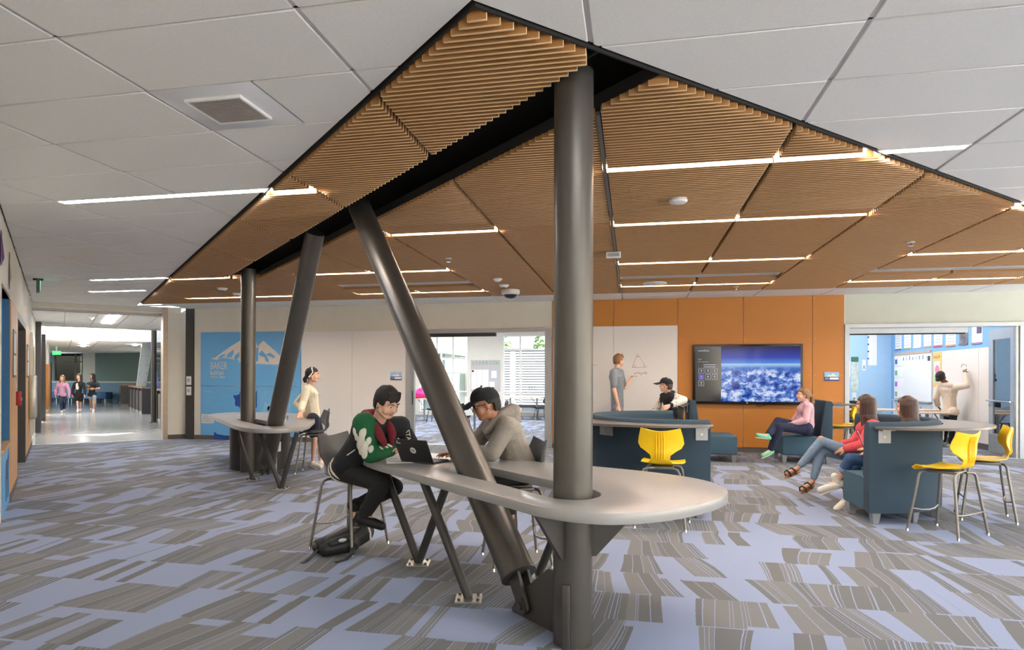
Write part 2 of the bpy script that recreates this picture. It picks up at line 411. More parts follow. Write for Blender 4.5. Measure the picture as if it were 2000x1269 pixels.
# black backing, edge trims, black recess of the beam
def canopy_poly(): return [(-.67,2.786),(8.99,12.45),(-10.334,12.45)]
mbk = MB()
for p in (clip(canopy_poly(), -1, -1, -BM0), clip(canopy_poly(), 1, 1, BM1)): mbk.prism(p, ZS+.088, ZS+.10)
mbk.prism(clip(clip(clip(canopy_poly(), 1, 1, BM0), -1, -1, -BM1), 0, 1, 9.45), ZS+.088, ZS+.10)
mbk.build('backing', M_black, can, org=co)
def edge(a, b, nm, w=.012, z0=ZS+.03, z1=ZS+.10, m=M_black):
    a = V((*a, 0)); b = V((*b, 0)); d = (b-a).normalized(); n_ = V((-d.y, d.x, 0))*w/2
    pts = [a-n_, b-n_, b+n_, a+n_]
    return MB().prism([(p.x, p.y) for p in pts], z0, z1).build(nm, m, can, org=co)
edge((-.67,2.786), (8.99,12.446), 'edge_trim'); edge((-.67,2.786), (-10.33,12.446), 'edge_trim')
edge((-10.33,12.45), (8.99,12.45), 'edge_trim', z0=ZS+.02, m=M_tee)
a1, a2 = (-.166, 3.296), (-6.3, 9.43); b1, b2 = (.14, 3.60), (-5.7, 9.44)
edge(a1, a2, 'slot_trim', .008, ZS+.03); edge(b1, b2, 'slot_trim', .008, ZS+.03)
M_slot = pm('slot_metal', (92, 88, 86), .4, metal=.4)
for i, x in enumerate((-.205,)):   # long straight track running away over the seats
    MB().box(x-.012, x+.012, max(x+CANR+.3, 4.0), 12.4, ZS-.004, ZS+.02).build('track', M_slot, can, org=co)
M_led = emit('canopy_led', (255, 240, 226), LAMP * 2.3)
for k, (x0, x1, y) in enumerate(CL):
    t = thing('linear_light', 'warm light strip between wood slats', 'ceiling light', ((x0+x1)/2, y, ZS), 0, 'linear lights in the wood canopy')
    o = ((x0+x1)/2, y, ZS)
    rowname = {5.1:'front', 6.9:'second', 9.3:'third', 9.4:'third', 11.6:'back', 11.7:'back', 5.2:'front'}[round(y, 1)]
    area_ = 'at the canopy left end' if x1 < -5.5 else ('left of the tall column' if x1 < -1.3 else ('over the wall screen' if x1 < 2.5 else 'toward the right classroom'))
    sib = [c for c in CL if c[2] == y and (c[0] < -1.3) == (x0 < -1.3) and (c[0] > 2.5) == (x0 > 2.5) and (c[1] < -5.5) == (x1 < -5.5)]
    pos = '' if len(sib) == 1 else (', left of two' if x0 == min(c[0] for c in sib) else ', right of two')
    t['label'] = f'warm {rowname} row canopy light strip {area_}{pos}'
    MB().box(x0+.01, x1-.01, y-.038, y+.012, ZS+.022, ZS+.034).build('lens', M_led, t, org=o)
    MB().box(x0+.006, x1-.006, y-.046, y+.046, ZS+.035, ZS+.086).build('housing', M_white, t, org=o)
    MB().box(x0+.004, x1-.004, y+.034, y+.046, ZS, ZS+.06).build('side_board', M_wood, t, org=o)
for k, (x0, x1, y0, y1) in enumerate(REC):
    nm = ['over the wall screen', 'toward the right classroom', 'left of the tall column'][k]
    t = thing('air_diffuser', f'white slot air diffuser set in the wood canopy {nm}', 'diffuser', ((x0+x1)/2, (y0+y1)/2, ZS), 0)
    o = tuple(t.location)
    MB().box(x0+.01, x1-.01, y0+.02, y1-.02, ZS+.04, ZS+.055).build('plate', M_white, t, org=o)
    for q in range(4): MB().box(x0+.05, x1-.05, y0+.1+q*.1, y0+.115+q*.1, ZS+.037, ZS+.0395).build('slot', M_black, t, org=o)
# ------------------------------------------------------------------ ceiling vent
t = thing('air_vent', 'square white air vent with grey perforated centre in the left ceiling', 'vent', (-2.365, 3.58, ZC)); o = tuple(t.location)
x0, x1, y0, y1 = VENT
M_gloss = pm('glossy_white_metal', (222, 222, 224), .25, var=.01)
MB().box(x0+.015, x1-.01, y0+.01, y1-.01, ZC-.006, ZC+.01).build('plate', M_gloss, t, org=o, bev=.003)
MB().box(x0+.17, x1-.17, y0+.15, y1-.15, ZC-.016, ZC-.0065).build('grille_back', pm('vent_dark', (110, 104, 98), .7), t, org=o)
gm = MB()
for k in range(17): gm.box(x0+.17+k*.02, x0+.178+k*.02, y0+.15, y1-.15, ZC-.02, ZC-.0165)
for k in range(16): gm.box(x0+.17, x1-.17, y0+.15+k*.02, y0+.158+k*.02, ZC-.023, ZC-.0205)
gm.build('grille', pm('vent_grille', (176, 168, 160), .5), t, org=o)['kind'] = 'stuff'
fr = MB()
for a, b, c, d in ((x0+.155,x1-.155,y0+.135,y0+.15),(x0+.155,x1-.155,y1-.15,y1-.135),(x0+.155,x0+.17,y0+.15,y1-.15),(x1-.17,x1-.155,y0+.15,y1-.15)): fr.box(a,b,c,d,ZC-.024,ZC-.0065)
fr.build('grille_frame', M_white, t, org=o)
# smoke detectors, sprinklers, camera, sensors
def disc_thing(nm, label, cat, x, y, prof, m=None, grp=None):
    t = thing(nm, label, cat, (x, y, ZS), 0, grp)
    for pn, pr, mm in prof:
        rows = [[(r*math.cos(2*PI*k/18), r*math.sin(2*PI*k/18), z) for k in range(18)] for r, z in pr]
        mb = MB().grid(rows, True); n = len(mb.v); mb.f += [tuple(range(18))[::-1], tuple(range(n-18, n))]
        mb.build(pn, mm, t, smooth=True)
    return t
sm = [('base', [(.07,0),(.075,-.012),(.07,-.02)], M_white), ('dome', [(.05,-.0205),(.05,-.035),(.03,-.045)], M_white)]
fl = [('base', [(.085,0),(.09,-.008),(.05,-.045)], M_white), ('sensor', [(.045,-.0455),(.04,-.055)], M_steeld)]
for x, y, lb in ((.387, 6.0, 'round white detector in the slats right of the tall column'), ):
    disc_thing('ceiling_detector', lb, 'detector', x, y, [('base', [(.075,0),(.08,-.02),(.07,-.035),(.02,-.04)], M_white)])
disc_thing('ceiling_speaker', 'flat round white ceiling speaker near the back edge of the canopy', 'speaker', .356, 11.2, [('rim', [(.19,0),(.19,-.01),(.17,-.014)], M_white), ('mesh', [(.165,-.0145),(.16,-.018)], pm('speaker_mesh', (210, 210, 210), .7))])
disc_thing('smoke_detector', 'white smoke detector highest of the three round devices above the classroom opening', 'detector', -2.07, 10.23, sm)
disc_thing('smoke_detector', 'white detector in the middle of the three round devices above the classroom opening', 'detector', -2.107, 10.93, fl)
disc_thing('security_camera', 'dome security camera under the canopy back edge, lowest of three devices', 'camera', -2.114, 11.58, [('base', [(.16,0),(.17,-.02),(.165,-.07),(.13,-.085)], M_white), ('dome', [(.115,-.0855),(.11,-.11),(.08,-.14),(.03,-.155)], pm('smoked_dome', (40, 42, 46), .08))])
disc_thing('smoke_detector', 'white detector in the canopy left of the far left column', 'detector', -7.0, 10.39, fl)
disc_thing('smoke_detector', 'white detector half hidden behind the far left column', 'detector', -7.153, 11.08, fl)
for x, y, lb in ((3.1, 8.39, 'small chrome fire sprinkler in the right part of the canopy'), (-2.353, 8.39, 'small chrome fire sprinkler in the canopy left of the tall column'), (1.72, 11.9, 'tiny sprinkler at the canopy back edge above the wall screen')):
    disc_thing('sprinkler', lb, 'sprinkler', x, y, [('plate', [(.04,0),(.042,-.008)], M_white), ('head', [(.012,-.0085),(.014,-.04),(.03,-.043),(.03,-.048)], M_chrome)])
t = thing('track_sensor', 'small white box sensor hanging on the straight canopy track', 'sensor', (-.231, 8.33, ZS-.005))
MB().box(-.09,.09,-.03,.03,-.075,0).build('body', M_white, t, bev=.008); MB().box(-.07,.07,-.032,-.0305,-.06,-.02).build('face', M_alu, t)
# ------------------------------------------------------------------ back wall (Y = 13.74)
wb = root('wall_back'); ZT_ = 3.3
MB().box(-9.98,-4.74,YB,YB+.14,0,ZT_).build('wall_section', M_wall, wb)
MB().box(-4.74,-1.64,YB,YB+.14,2.47,ZT_).build('wall_section', M_wall, wb)
MB().box(-1.66,3.955,YB+.002,YB+.14,0,ZT_).build('wall_section', M_wallw, wb)
MB().box(3.955,6.88,YB,YB+.14,2.47,ZT_).build('wall_section', M_wallr, wb)
MB().box(6.88,11,YB,YB+.14,0,ZT_).build('wall_section', M_wallr, wb)
oj = [-1.625, -.373, .882, 2.119, 3.374, 3.935]
M_screw = pm('screw_heads', (200, 180, 150), .3, metal=.6)
sc = MB()
for a, b in zip(oj[:-1], oj[1:]):
    MB().box(a+.004, b-.004, YB-.016, YB, .095, 3.055).build('orange_panel', M_orange, wb, bev=.002, seg=1)
    for z in (.16, .8, 1.5, 2.2, 2.98):
        for x in (a+.05, b-.05): sc.cyl((x, YB-.019, z), (x, YB-.016, z), .008, seg=8)
sc.build('panel_screws', M_screw, wb)['kind'] = 'stuff'
struct('baseboard_back', MB().box(-9.98,-4.76,YB-.012,YB,0,.1), M_base)
struct('baseboard_back', MB().box(-1.62,3.94,YB-.004,YB+.0,0,.092), M_base)
struct('trim_2', MB().box(-10.2,-9.985,YB-.02,YB+.12,0,3.05), M_steeld)       # dark jamb left of the sign
struct('trim_3', MB(MC).box(2.60,3.10,-.02,.3,.1,3.05), M_wall)              # pier at the corridor mouth
struct('baseboard_left', MB(MC).box(2.60,3.10,-.03,.3,0,.1), M_base)
struct('trim_4', MB(MC).box(2.50,2.60,-.06,.34,0,3.05), pm('jamb_bronze', (176, 160, 142), .45, metal=.3))
struct('trim_5', MB(MC).box(-.02,3.1,-.03,.3,2.93,3.06), M_wall)              # header over the corridor mouth
for z, lb in ((1.36, 'upper small white wall control on the dark jamb left of the blue sign'), (1.12, 'lower small white wall control on the dark jamb left of the blue sign')):
    t = thing('wall_control', lb, 'switch', (-10.1, YB-.02, z)); MB().box(-.06,.06,-.025,-.001,-.1,.1).build('plate', M_white, t, bev=.004, seg=1); MB().box(-.03,.03,-.029,-.0251,-.03,.05).build('button', M_alu, t)
# sliding door frame of the classroom left
fr = root('door_1')
MB().box(-4.80,-4.70,YB-.02,YB+.16,0,2.47).build('jamb', M_alu, fr); MB().box(-1.775,-1.645,YB-.03,YB+.16,0,2.47).build('jamb', M_alu, fr)
MB().box(-4.70,-1.775,YB-.03,YB+.16,2.40,2.48).build('head', M_alu, fr)
MB().box(-4.6,-2.85,YB+.17,YB+.26,2.33,2.40).build('track', M_steeld, fr)
MB().box(-4.70,-4.62,YB+.02,YB+.1,0,2.4).build('stile', M_alu, fr); MB().box(-4.665,-4.655,YB-.005,YB+.018,.85,1.15).build('pull_handle', M_black, fr)
MB().box(-4.70,-1.775,YB-.02,YB+.14,0,.008).build('threshold', M_alu, fr)
fr = root('door_2')
MB().box(3.94,4.02,YB-.03,YB+.16,0,2.40).build('jamb', M_alu, fr); MB().box(6.85,6.95,YB-.03,YB+.16,0,2.47).build('jamb', M_alu, fr)
MB().box(3.94,6.95,YB-.04,YB+.16,2.40,2.47).build('head', M_alu, fr)
MB().box(4.0,6.1,YB+.165,YB+.27,2.30,2.40).build('track', M_alu, fr); MB().box(4.02,6.05,YB+.163,YB+.275,2.28,2.30).build('track_shadow_strip', M_black, fr)
MB().box(4.02,6.85,YB-.02,YB+.14,0,.006).build('threshold', M_alu, fr)
# whiteboards on the wall
t = thing('whiteboard', 'large pale writing wall of two panels beside the blue mountain sign', 'whiteboard', (-6.0, YB-.012, 0)); o = tuple(t.location)
for a, b in ((-7.262,-6.05),(-6.042,-4.81)): MB().box(a,b,YB-.014,YB-.001,.10,2.462).build('panel', M_wb, t, org=o, bev=.002, seg=1)
t = thing('whiteboard', 'pale whiteboard with red triangle drawings on the orange panel wall', 'whiteboard', (-.3, YB-.03, 0)); o = tuple(t.location)
for a, b in ((-1.6,-.376),(-.37,.878)): MB().box(a,b,YB-.034,YB-.0165,.1,2.49).build('panel', M_wb, t, org=o, bev=.002, seg=1)
M_red = pm('red_marker', (168, 92, 92), .7)
def stroke(pts, r=.004): return MB().tube([(x, YB-.035, z) for x, z in pts], r, 5).build('marker_line', M_red, t, org=o)
def bp(u, v): # board coordinates from a drawing grid
    return (-.785 + (u-1158)*.01003, 2.477 - (v-638)*.01015)
stroke([bp(1236,719),bp(1246,692),bp(1264,719),bp(1236,719)]); stroke([bp(1153,711),bp(1169,715),bp(1145,715)])
for c, a0, a1, r in ((bp(1236.5,719),0,1.1,.05),(bp(1263.5,719),2.2,3.1,.05),(bp(1246,692.5),4.3,5.2,.06)):
    stroke([(c[0]+r*math.cos(a0+(a1-a0)*k/5), c[1]+r*math.sin(a0+(a1-a0)*k/5)) for k in range(6)], .003)
for u, v in ((1240.5,715.5),(1258.5,715.5),(1246.5,697.5)): stroke([bp(u-1,v),bp(u,v-1),bp(u+1,v),bp(u+2,v-.6)], .003)
text('marker_writing', 'x\u00b2+y=0', .085, wallM(bp(1240,733)[0], YB-.0345, bp(1240,733)[1]), M_red, t, align='LEFT').location = (-o[0], -o[1], -o[2])
# ------------------------------------------------------------------ blue mountain sign
M_blue = pm('sign_blue', (104, 172, 222), .45, var=.02); M_blue2 = pm('sign_sky_blue', (112, 176, 220), .45); M_navy = pm('sign_navy', (28, 72, 150), .45); M_ltw = pm('sign_offwhite', (214, 208, 200), .5)
t = thing('wall_sign', 'tall blue wall sign with white mountain and the word BAKER', 'sign', (-8.54, YB-.02, 0)); o = tuple(t.location)
MB().box(-9.8,-7.28,YB-.022,YB-.001,1.238,2.478).build('panel', M_blue, t, org=o, bev=.002, seg=1)
MB().box(-9.8,-7.28,YB-.022,YB-.001,.105,1.230).build('panel', M_blue, t, org=o, bev=.002, seg=1)
def sgp(p): # sign drawing grid: 5.29 units per photo pixel -> metres on the wall
    return (-9.545 + (p[0]-172)*.002455, 1.869 - (p[1]-383)*.002455)
def flat(poly, nm, m, d, thick=.0015):
    pp = [sgp(p) for p in poly]; n = len(pp); y0 = YB-.022-d; y1 = y0 - thick
    vs = [(x, y0, z) for x, z in pp] + [(x, y1, z) for x, z in pp]
    return MB().add(vs, [tuple(range(n)), tuple(range(n, 2*n))[::-1]] + [(i,(i+1)%n,n+(i+1)%n,n+i) for i in range(n)]).build(nm, m, t, org=o)
flat([(172,383),(225,372),(290,328),(380,272),(470,222),(560,178),(640,222),(662,272),(690,245),(722,220),(765,256),(845,318),(905,372),(880,438),(815,440),(640,432),(540,425),(455,410),(480,398),(415,392),(360,380),(290,378),(235,395)], 'mountain', M_ltw, 0)
for q in ([(238,386),(292,345),(335,338),(320,360),(285,378)], [(338,372),(358,335),(420,298),(412,345),(390,372)], [(418,388),(432,352),(475,322),(478,365),(445,392)], [(636,296),(672,276),(668,410),(640,412)],
          [(672,340),(705,308),(748,348),(778,400),(768,424),(742,402),(735,372),(690,362)], [(742,348),(790,368),(832,384),(836,362),(790,330)], [(520,300),(560,240),(600,330),(560,400)]):
    flat(q, 'mountain_shadow', M_blue, .0016)
def sgt(s, u, v, size, m, sx=1., nm='lettering'):
    x, z = sgp((u, v)); tt = text(nm, s, size, wallM(x-o[0], YB-.0225-o[1], z-o[2]), m, t, sx=sx); return tt
sgt('BAKER', 170, 482, .245, M_ltw, .60); sgt('kulshan', 170, 535, .165, M_ltw, .70); sgt('10781ft  3286m', 170, 566, .078, M_ltw, .78)
for k in range(13): flat([(113,705+k*11),(113+(250 if k not in (5,12) else 90)+((k*37)%30),705+k*11),(113+(250 if k not in (5,12) else 90)+((k*37)%30),709+k*11),(113,709+k*11)], 'text_line', M_blue2, 0) if k != 6 else None
sgt('Mount Baker', 113, 697, .035, M_ltw)
flat([(412,722),(440,728),(478,712),(478,855),(470,830),(435,826),(428,800),(432,770),(418,750)], 'state_map', M_navy, 0); flat([(478,690),(655,688),(656,838),(478,838)], 'state_map', M_navy, 0)
flat([(668,680),(1080,678),(1080,925),(668,925)], 'relief_map', M_blue2, 0)
for k in range(5): flat([(700+k*60,905-((k*53)%70)),(740+k*62,780-((k*31)%60)),(790+k*50,830),(760+k*60,915)], 'relief_patch', pm('relief_pale', (130, 188, 226), .5), .0016)
flat([(78,905),(210,905),(210,992),(78,992)], 'caption_card', M_ltw, 0); 
for k in range(5): flat([(90,920+k*13),(195-((k*17)%30),920+k*13),(195-((k*17)%30),924+k*13),(90,924+k*13)], 'text_line', M_blue2, .0016)
flat([(212,905),(660,905),(660,925),(212,925)], 'caption_strip', M_blue2, 0)
flat([(212,1068),(245,1092),(300,1100),(360,1108),(360,1160),(212,1160)], 'height_chart', M_navy, 0)
# small room plaques
def plaque(x, z, label, num, y=YB):
    t = thing('room_plaque', label, 'sign', (x, y, z)); w, h = .13, .085
    MB().box(-w,w,-.012,0,-h,h).build('plate', M_white, t, bev=.002, seg=1)
    MB().box(-w,w,-.0135,-.0121,-.005,h).build('sky_band', pm('plaque_sky', (150, 196, 232), .5), t); MB().box(-w,w,-.0135,-.0121,-h,-.007).build('navy_band', pm('plaque_navy', (40, 62, 130), .5), t)
    MB().box(-.035,w-.01,-.015,-.0136,-.06,-.018).build('name_strip', M_paper, t)
    text('room_number', num, .045, wallM(-w+.015, -.0136, -.055), M_white, t)
    n = [(-.09,.0),(-.05,.04),(-.02,.02),(.02,.06),(.06,.03),(.1,.0)]
    MB().add([(x_, -.0137, z_) for x_, z_ in n] + [(x_, -.0145, z_) for x_, z_ in n], [tuple(range(6)), tuple(range(6,12))[::-1]] + [(i,(i+1)%6,6+(i+1)%6,6+i) for i in range(6)]).build('mountain', M_white, t)
plaque(-5.02, 1.47, 'small blue and white room plaque beside the classroom opening, left of the diagonal column', '235', YB-.014)
plaque(3.71, 1.48, 'small blue and white room plaque on the orange wall right of the screen', '239', YB-.016)
# ------------------------------------------------------------------ wall screen
t = thing('wall_screen', 'large black framed wall screen showing snowy mountains from the air', 'television', (2.175, YB-.016, 1.52)); o = tuple(t.location)
MB().box(1.166,3.184,YB-.11,YB-.05,.937,2.102).build('bezel', pm('bezel_black', (24, 24, 26), .3), t, org=o, bev=.008)
MB().box(1.6,2.8,YB-.05,YB-.0165,1.2,1.8).build('mount', M_black, t, org=o)
def scr_mat():
    m = bpy.data.materials.new('screen_picture'); m.use_nodes = True; nt = m.node_tree; n = nt.nodes; L = nt.links; n.clear()
    tc = n.new('ShaderNodeTexCoord'); sp = n.new('ShaderNodeSeparateXYZ'); L.new(tc.outputs['Object'], sp.inputs[0])
    def M(op, a, c=None):
        x = n.new('ShaderNodeMath'); x.operation = op
        for i, q in enumerate((a, c)):
            if q is None: continue
            if isinstance(q, (int, float)): x.inputs[i].default_value = q
            else: L.new(q, x.inputs[i])
        return x.outputs[0]
    z = sp.outputs[2]      # -.55 .. .55
    skyr = n.new('ShaderNodeValToRGB'); L.new(M('DIVIDE', M('ADD', z, .53), 1.07), skyr.inputs[0])
    e = skyr.color_ramp.elements; e[0].position = .0; e[0].color = (*lin((40, 90, 190)), 1); e[1].position = 1.; e[1].color = (*lin((20, 10, 70)), 1)
    for p, c in ((.60, (70, 120, 205)), (.675, (165, 205, 238)), (.70, (80, 130, 222)), (.80, (44, 62, 170))):
        q = e.new(p); q.color = (*lin(c), 1)
    mp = n.new('ShaderNodeMapping'); mp.inputs['Scale'].default_value = (1., 1., 1.35); L.new(tc.outputs['Object'], mp.inputs[0])
    no = n.new('ShaderNodeTexNoise'); no.inputs['Scale'].default_value = 6.5; no.inputs['Detail'].default_value = 10; no.inputs['Roughness'].default_value = .68; no.inputs['Distortion'].default_value = .25; L.new(mp.outputs[0], no.inputs[0])
    cl = n.new('ShaderNodeValToRGB'); L.new(no.outputs[0], cl.inputs[0]); ce = cl.color_ramp.elements
    ce[0].position = .40; ce[0].color = (*lin((26, 50, 140)), 1); ce[1].position = .60; ce[1].color = (*lin((222, 232, 250)), 1); q = ce.new(.5); q.color = (*lin((84, 128, 214)), 1)
    msk = M('LESS_THAN', z, .14); mask2 = n.new('ShaderNodeMapRange'); L.new(z, mask2.inputs[0]); mask2.inputs[1].default_value = .17; mask2.inputs[2].default_value = .02
    mx = n.new('ShaderNodeMix'); mx.data_type = 'RGBA'; L.new(mask2.outputs[0], mx.inputs[0]); L.new(skyr.outputs[0], mx.inputs[6]); L.new(cl.outputs[0], mx.inputs[7])
    em = n.new('ShaderNodeEmission'); L.new(mx.outputs[2], em.inputs[0]); em.inputs[1].default_value = .95 / 2**EXPO
    gl = n.new('ShaderNodeBsdfGlossy'); gl.inputs[1].default_value = .08; gl.inputs[0].default_value = (.012, .012, .012, 1)
    ad = n.new('ShaderNodeAddShader'); L.new(em.outputs[0], ad.inputs[0]); L.new(gl.outputs[0], ad.inputs[1])
    ou = n.new('ShaderNodeOutputMaterial'); L.new(ad.outputs[0], ou.inputs[0]); return m
MB().box(1.695,3.138,YB-.113,YB-.1105,.99,2.06).build('picture', scr_mat(), t, org=o)
MB().box(1.212,1.693,YB-.113,YB-.1105,.99,2.06).build('menu_bar', pm('menu_dark', (26, 27, 36), .12), t, org=o)
M_uiw = emit('screen_white', (225, 225, 235), .8 / 2**EXPO); M_uiv = emit('screen_violet', (130, 125, 210), .7 / 2**EXPO)
def ui(x0, x1, z0, z1, nm, m=M_uiw): MB().box(x0,x1,YB-.1145,YB-.1135,z0,z1).build(nm, m, t, org=o)
def uit(s, x, z, size, sx=1.): text('screen_text', s, size, wallM(x-o[0], YB-.114-o[1], z-o[2]), M_uiw, t, sx=sx)
uit('newline', 1.26, 1.965, .055, 1.25); uit('10:30', 1.26, 1.80, .03); uit('07 06  Wednesday', 1.26, 1.755, .026)
for k, z in enumerate((1.705, 1.665)): ui(1.365, 1.59, z-.008, z+.004, 'slider'); uit('\u2022', 1.27, z-.012, .03); uit('\u2022', 1.325, z-.012, .03); uit('\u2022', 1.61, z-.012, .04)
for k in range(7):
    cx, cz = 1.325 + (k % 3)*.125, 1.585 - (k//3)*.122; w = .052; b = .005
    if k == 3: ui(cx-w, cx+w, cz-w, cz+w, 'menu_tile', M_uiv)
    else:
        fm = MB()
        for a, c, d, e_ in ((cx-w,cx+w,cz+w-b,cz+w),(cx-w,cx+w,cz-w,cz-w+b),(cx-w,cx-w+b,cz-w+b,cz+w-b),(cx+w-b,cx+w,cz-w+b,cz+w-b)): fm.box(a,c,YB-.1145,YB-.1135,d,e_)
        fm.build('menu_tile', M_uiw, t, org=o)
    ui(cx-.014, cx+.014, cz+.002, cz+.024, 'menu_icon'); ui(cx-.02, cx+.02, cz-.026, cz-.018, 'menu_caption')
ui(2.165, 2.185, .955, .972, 'power_light')
MB().tube([(2.36,YB-.03,.937),(2.37,YB-.04,.905),(2.43,YB-.04,.89),(2.5,YB-.03,.91),(2.52,YB-.03,.937)], .005, 6).build('cable', M_black, t, org=o)

# ------------------------------------------------------------------ big steel columns
def column(nm, label, s, top=ZS+.087, y=0., r=.110):
    t = thing(nm, label, 'column', tuple(SP + SD*s + SN*y)); o = tuple(t.location)
    MB(MS).cyl((s,y,0), (s,y,top), r, seg=40).build('shaft', M_steel, t, org=o, smooth=True)
    return t, o
t, o = column('steel_column', 'tall round bronze steel column standing in the near end of the table', -.11, y=-.092, r=.106)
MSC = MS @ Matrix.Translation((-.11, -.092, 0))
gu = MB(MS @ Matrix.Translation((0, -.09, 0)))
def plate(mb, poly, y0, y1):   # polygon in (along beam, z), thickness across the beam
    n = len(poly); mb.add([(a, y0, z) for a, z in poly] + [(a, y1, z) for a, z in poly], [tuple(range(n)), tuple(range(n, 2*n))[::-1]] + [(i,(i+1)%n,n+(i+1)%n,n+i) for i in range(n)])
plate(gu, [(-.01,.0),(.45,.0),(.45,.03),(.34,.16),(.10,.345),(-.01,.345)], -.012, .012); gu.build('gusset', M_steel, t, org=o, bev=.003, seg=1)
b1 = MB(MSC); plate(b1, [(.10,.45),(.13,.45),(.42,.735),(.10,.735)], -.01, .01); b1.build('table_bracket', M_steel, t, org=o)
for ang in (-1.9, 2.3, .6):
    Mr = MSC @ Matrix.Rotation(ang, 4, 'Z'); b2 = MB(Mr); plate(b2, [(.10,.47),(.125,.47),(.36,.735),(.10,.735)], -.01, .01); b2.build('table_bracket', M_steel, t, org=o)
Mr = MSC @ Matrix.Rotation(-2.15, 4, 'Z'); b2 = MB(Mr); b2.box(.105,.13,-.02,.02,0,.34); b2.build('base_cleat', M_steel, t, org=o, bev=.004)
column('steel_column', 'far vertical round steel column rising from the far table', 7.64)
def leaning(label, s0, s1, z0, z1, pin, y0=0.):
    d = V((s1-s0, -y0, z1-z0)).normalized(); t = thing('leaning_column', label, 'column', tuple(SP + SD*s0)); o = tuple(t.location)
    a = V((s0,y0,z0)); MB(MS).cyl(a, (s1,0,z1), .108, seg=40).build('shaft', M_steel, t, org=o, smooth=True)
    rim = MB(MS); rim.cyl(a - d*.012, a + d*.012, .113, seg=40); rim.build('end_ring', M_steel, t, org=o, smooth=True)
    cl = MB(MS)
    for y in (y0-.035, y0+.035):
        q = d.cross(V((0,1,0))); e = V((pin[0], y0, pin[1]))
        P = [a - d*.01 + q*.06, a - d*.01 - q*.06, e - q*.05, e - d*.05 - q*.03, e - d*.05 + q*.03, e + q*.05]
        plate(cl, [(p.x, p.z) for p in P], y-.011, y+.011)
    cl.build('clevis', M_steel, t, org=o, bev=.003, seg=1)
    bo = MB(MS).cyl((pin[0],y0-.075,pin[1]), (pin[0],y0+.075,pin[1]), .026, seg=6).cyl((pin[0],y0-.058,pin[1]), (pin[0],y0-.047,pin[1]), .045, seg=24).cyl((pin[0],y0+.047,pin[1]), (pin[0],y0+.058,pin[1]), .045, seg=24)
    bo.build('pin_bolt', M_steel, t, org=o)
leaning('thick round column leaning left from the near table up to the canopy', .40, 3.18, .24, 3.07, (.30, .085), -.09)
leaning('thick round column leaning right from the far table up to the canopy', 6.50, 4.49, .29, 3.07, (6.64, .12))

# ------------------------------------------------------------------ counter tables
def smooth_poly(P, n=6):
    out = []; N = len(P)
    for i in range(N):
        p0, p1, p2, p3 = [V(P[(i+k-1) % N]) for k in range(4)]
        for k in range(n):
            t_ = k/n; out.append(tuple(.5*((2*p1) + (p2-p0)*t_ + (2*p0-5*p1+4*p2-p3)*t_*t_ + (3*p1-p0-3*p2+p3)*t_**3)))
    return out
def counter(name, label, outer, hole, zt, th):
    t = thing(name, label, 'table', tuple(SP + SD*hole[0][0])); o = tuple(t.location)
    bm = bmesh.new(); O = smooth_poly(outer); H = smooth_poly(hole, 5)
    es = []
    for L_ in (O, H):
        vs = [bm.verts.new(MS @ V((x, y, zt))) for x, y in L_]
        es += [bm.edges.new((vs[i], vs[(i+1) % len(vs)])) for i in range(len(vs))]
    bmesh.ops.triangle_fill(bm, edges=es, use_beauty=True)
    r = bmesh.ops.extrude_face_region(bm, geom=bm.faces[:]); nv = [v for v in r['geom'] if isinstance(v, bmesh.types.BMVert)]
    bmesh.ops.translate(bm, verts=nv, vec=(0, 0, -th)); bmesh.ops.recalc_face_normals(bm, faces=bm.faces)
    ed = [e for e in bm.edges if len(e.link_faces) == 2 and e.calc_face_angle(0) > 1.2]
    bmesh.ops.bevel(bm, geom=ed, offset=.005, segments=2, affect='EDGES', profile=.5)
    bmesh.ops.translate(bm, verts=bm.verts, vec=-V(o)); me = bpy.data.meshes.new('table_top'); bm.to_mesh(me); bm.free()
    me.polygons.foreach_set('use_smooth', [True]*len(me.polygons)); me.set_sharp_from_angle(angle=.6)
    link('table_top', me, M_top, t); return t, o
ZTB = .79
big = [(2.46,-.06),(2.30,-.32),(1.9,-.43),(1.2,-.44),(.6,-.44),(.05,-.43),(-.30,-.42),(-.56,-.28),(-.66,0),(-.63,.38),(-.5,.70),(-.26,.91),(.05,.985),(.45,.92),(.95,.74),(1.45,.52),(1.95,.30),(2.35,.12)]
def stad(a, b, r, n=8): return [(a + r*math.cos(PI/2+PI+PI*k/n*-1), -0 + r*math.sin(PI/2+PI-PI*k/n)) for k in range(n+1)]
def slot(a, b, r, n=7):
    P = [(a - r*math.sin(PI*k/n), -r*math.cos(PI*k/n)) for k in range(n+1)]
    P += [(b + r*math.sin(PI*k/n), r*math.cos(PI*k/n)) for k in range(n+1)]
    m_ = (a+b)/2; P.insert(n+1, (m_, r)); P.append((m_, -r)); return P
tb, o = counter('counter_table', 'long pale teardrop counter wrapped round the tall near column', big, [(1.17,-.16),(.9,-.205),(.5,-.205),(.2,-.215),(0,-.225),(-.11,-.228),(-.195,-.185),(-.235,-.10),(-.20,.02),(-.09,.11),(.1,.145),(.6,.145),(1.13,.145),(1.24,.10),(1.285,0),(1.25,-.10)], ZTB, .055)
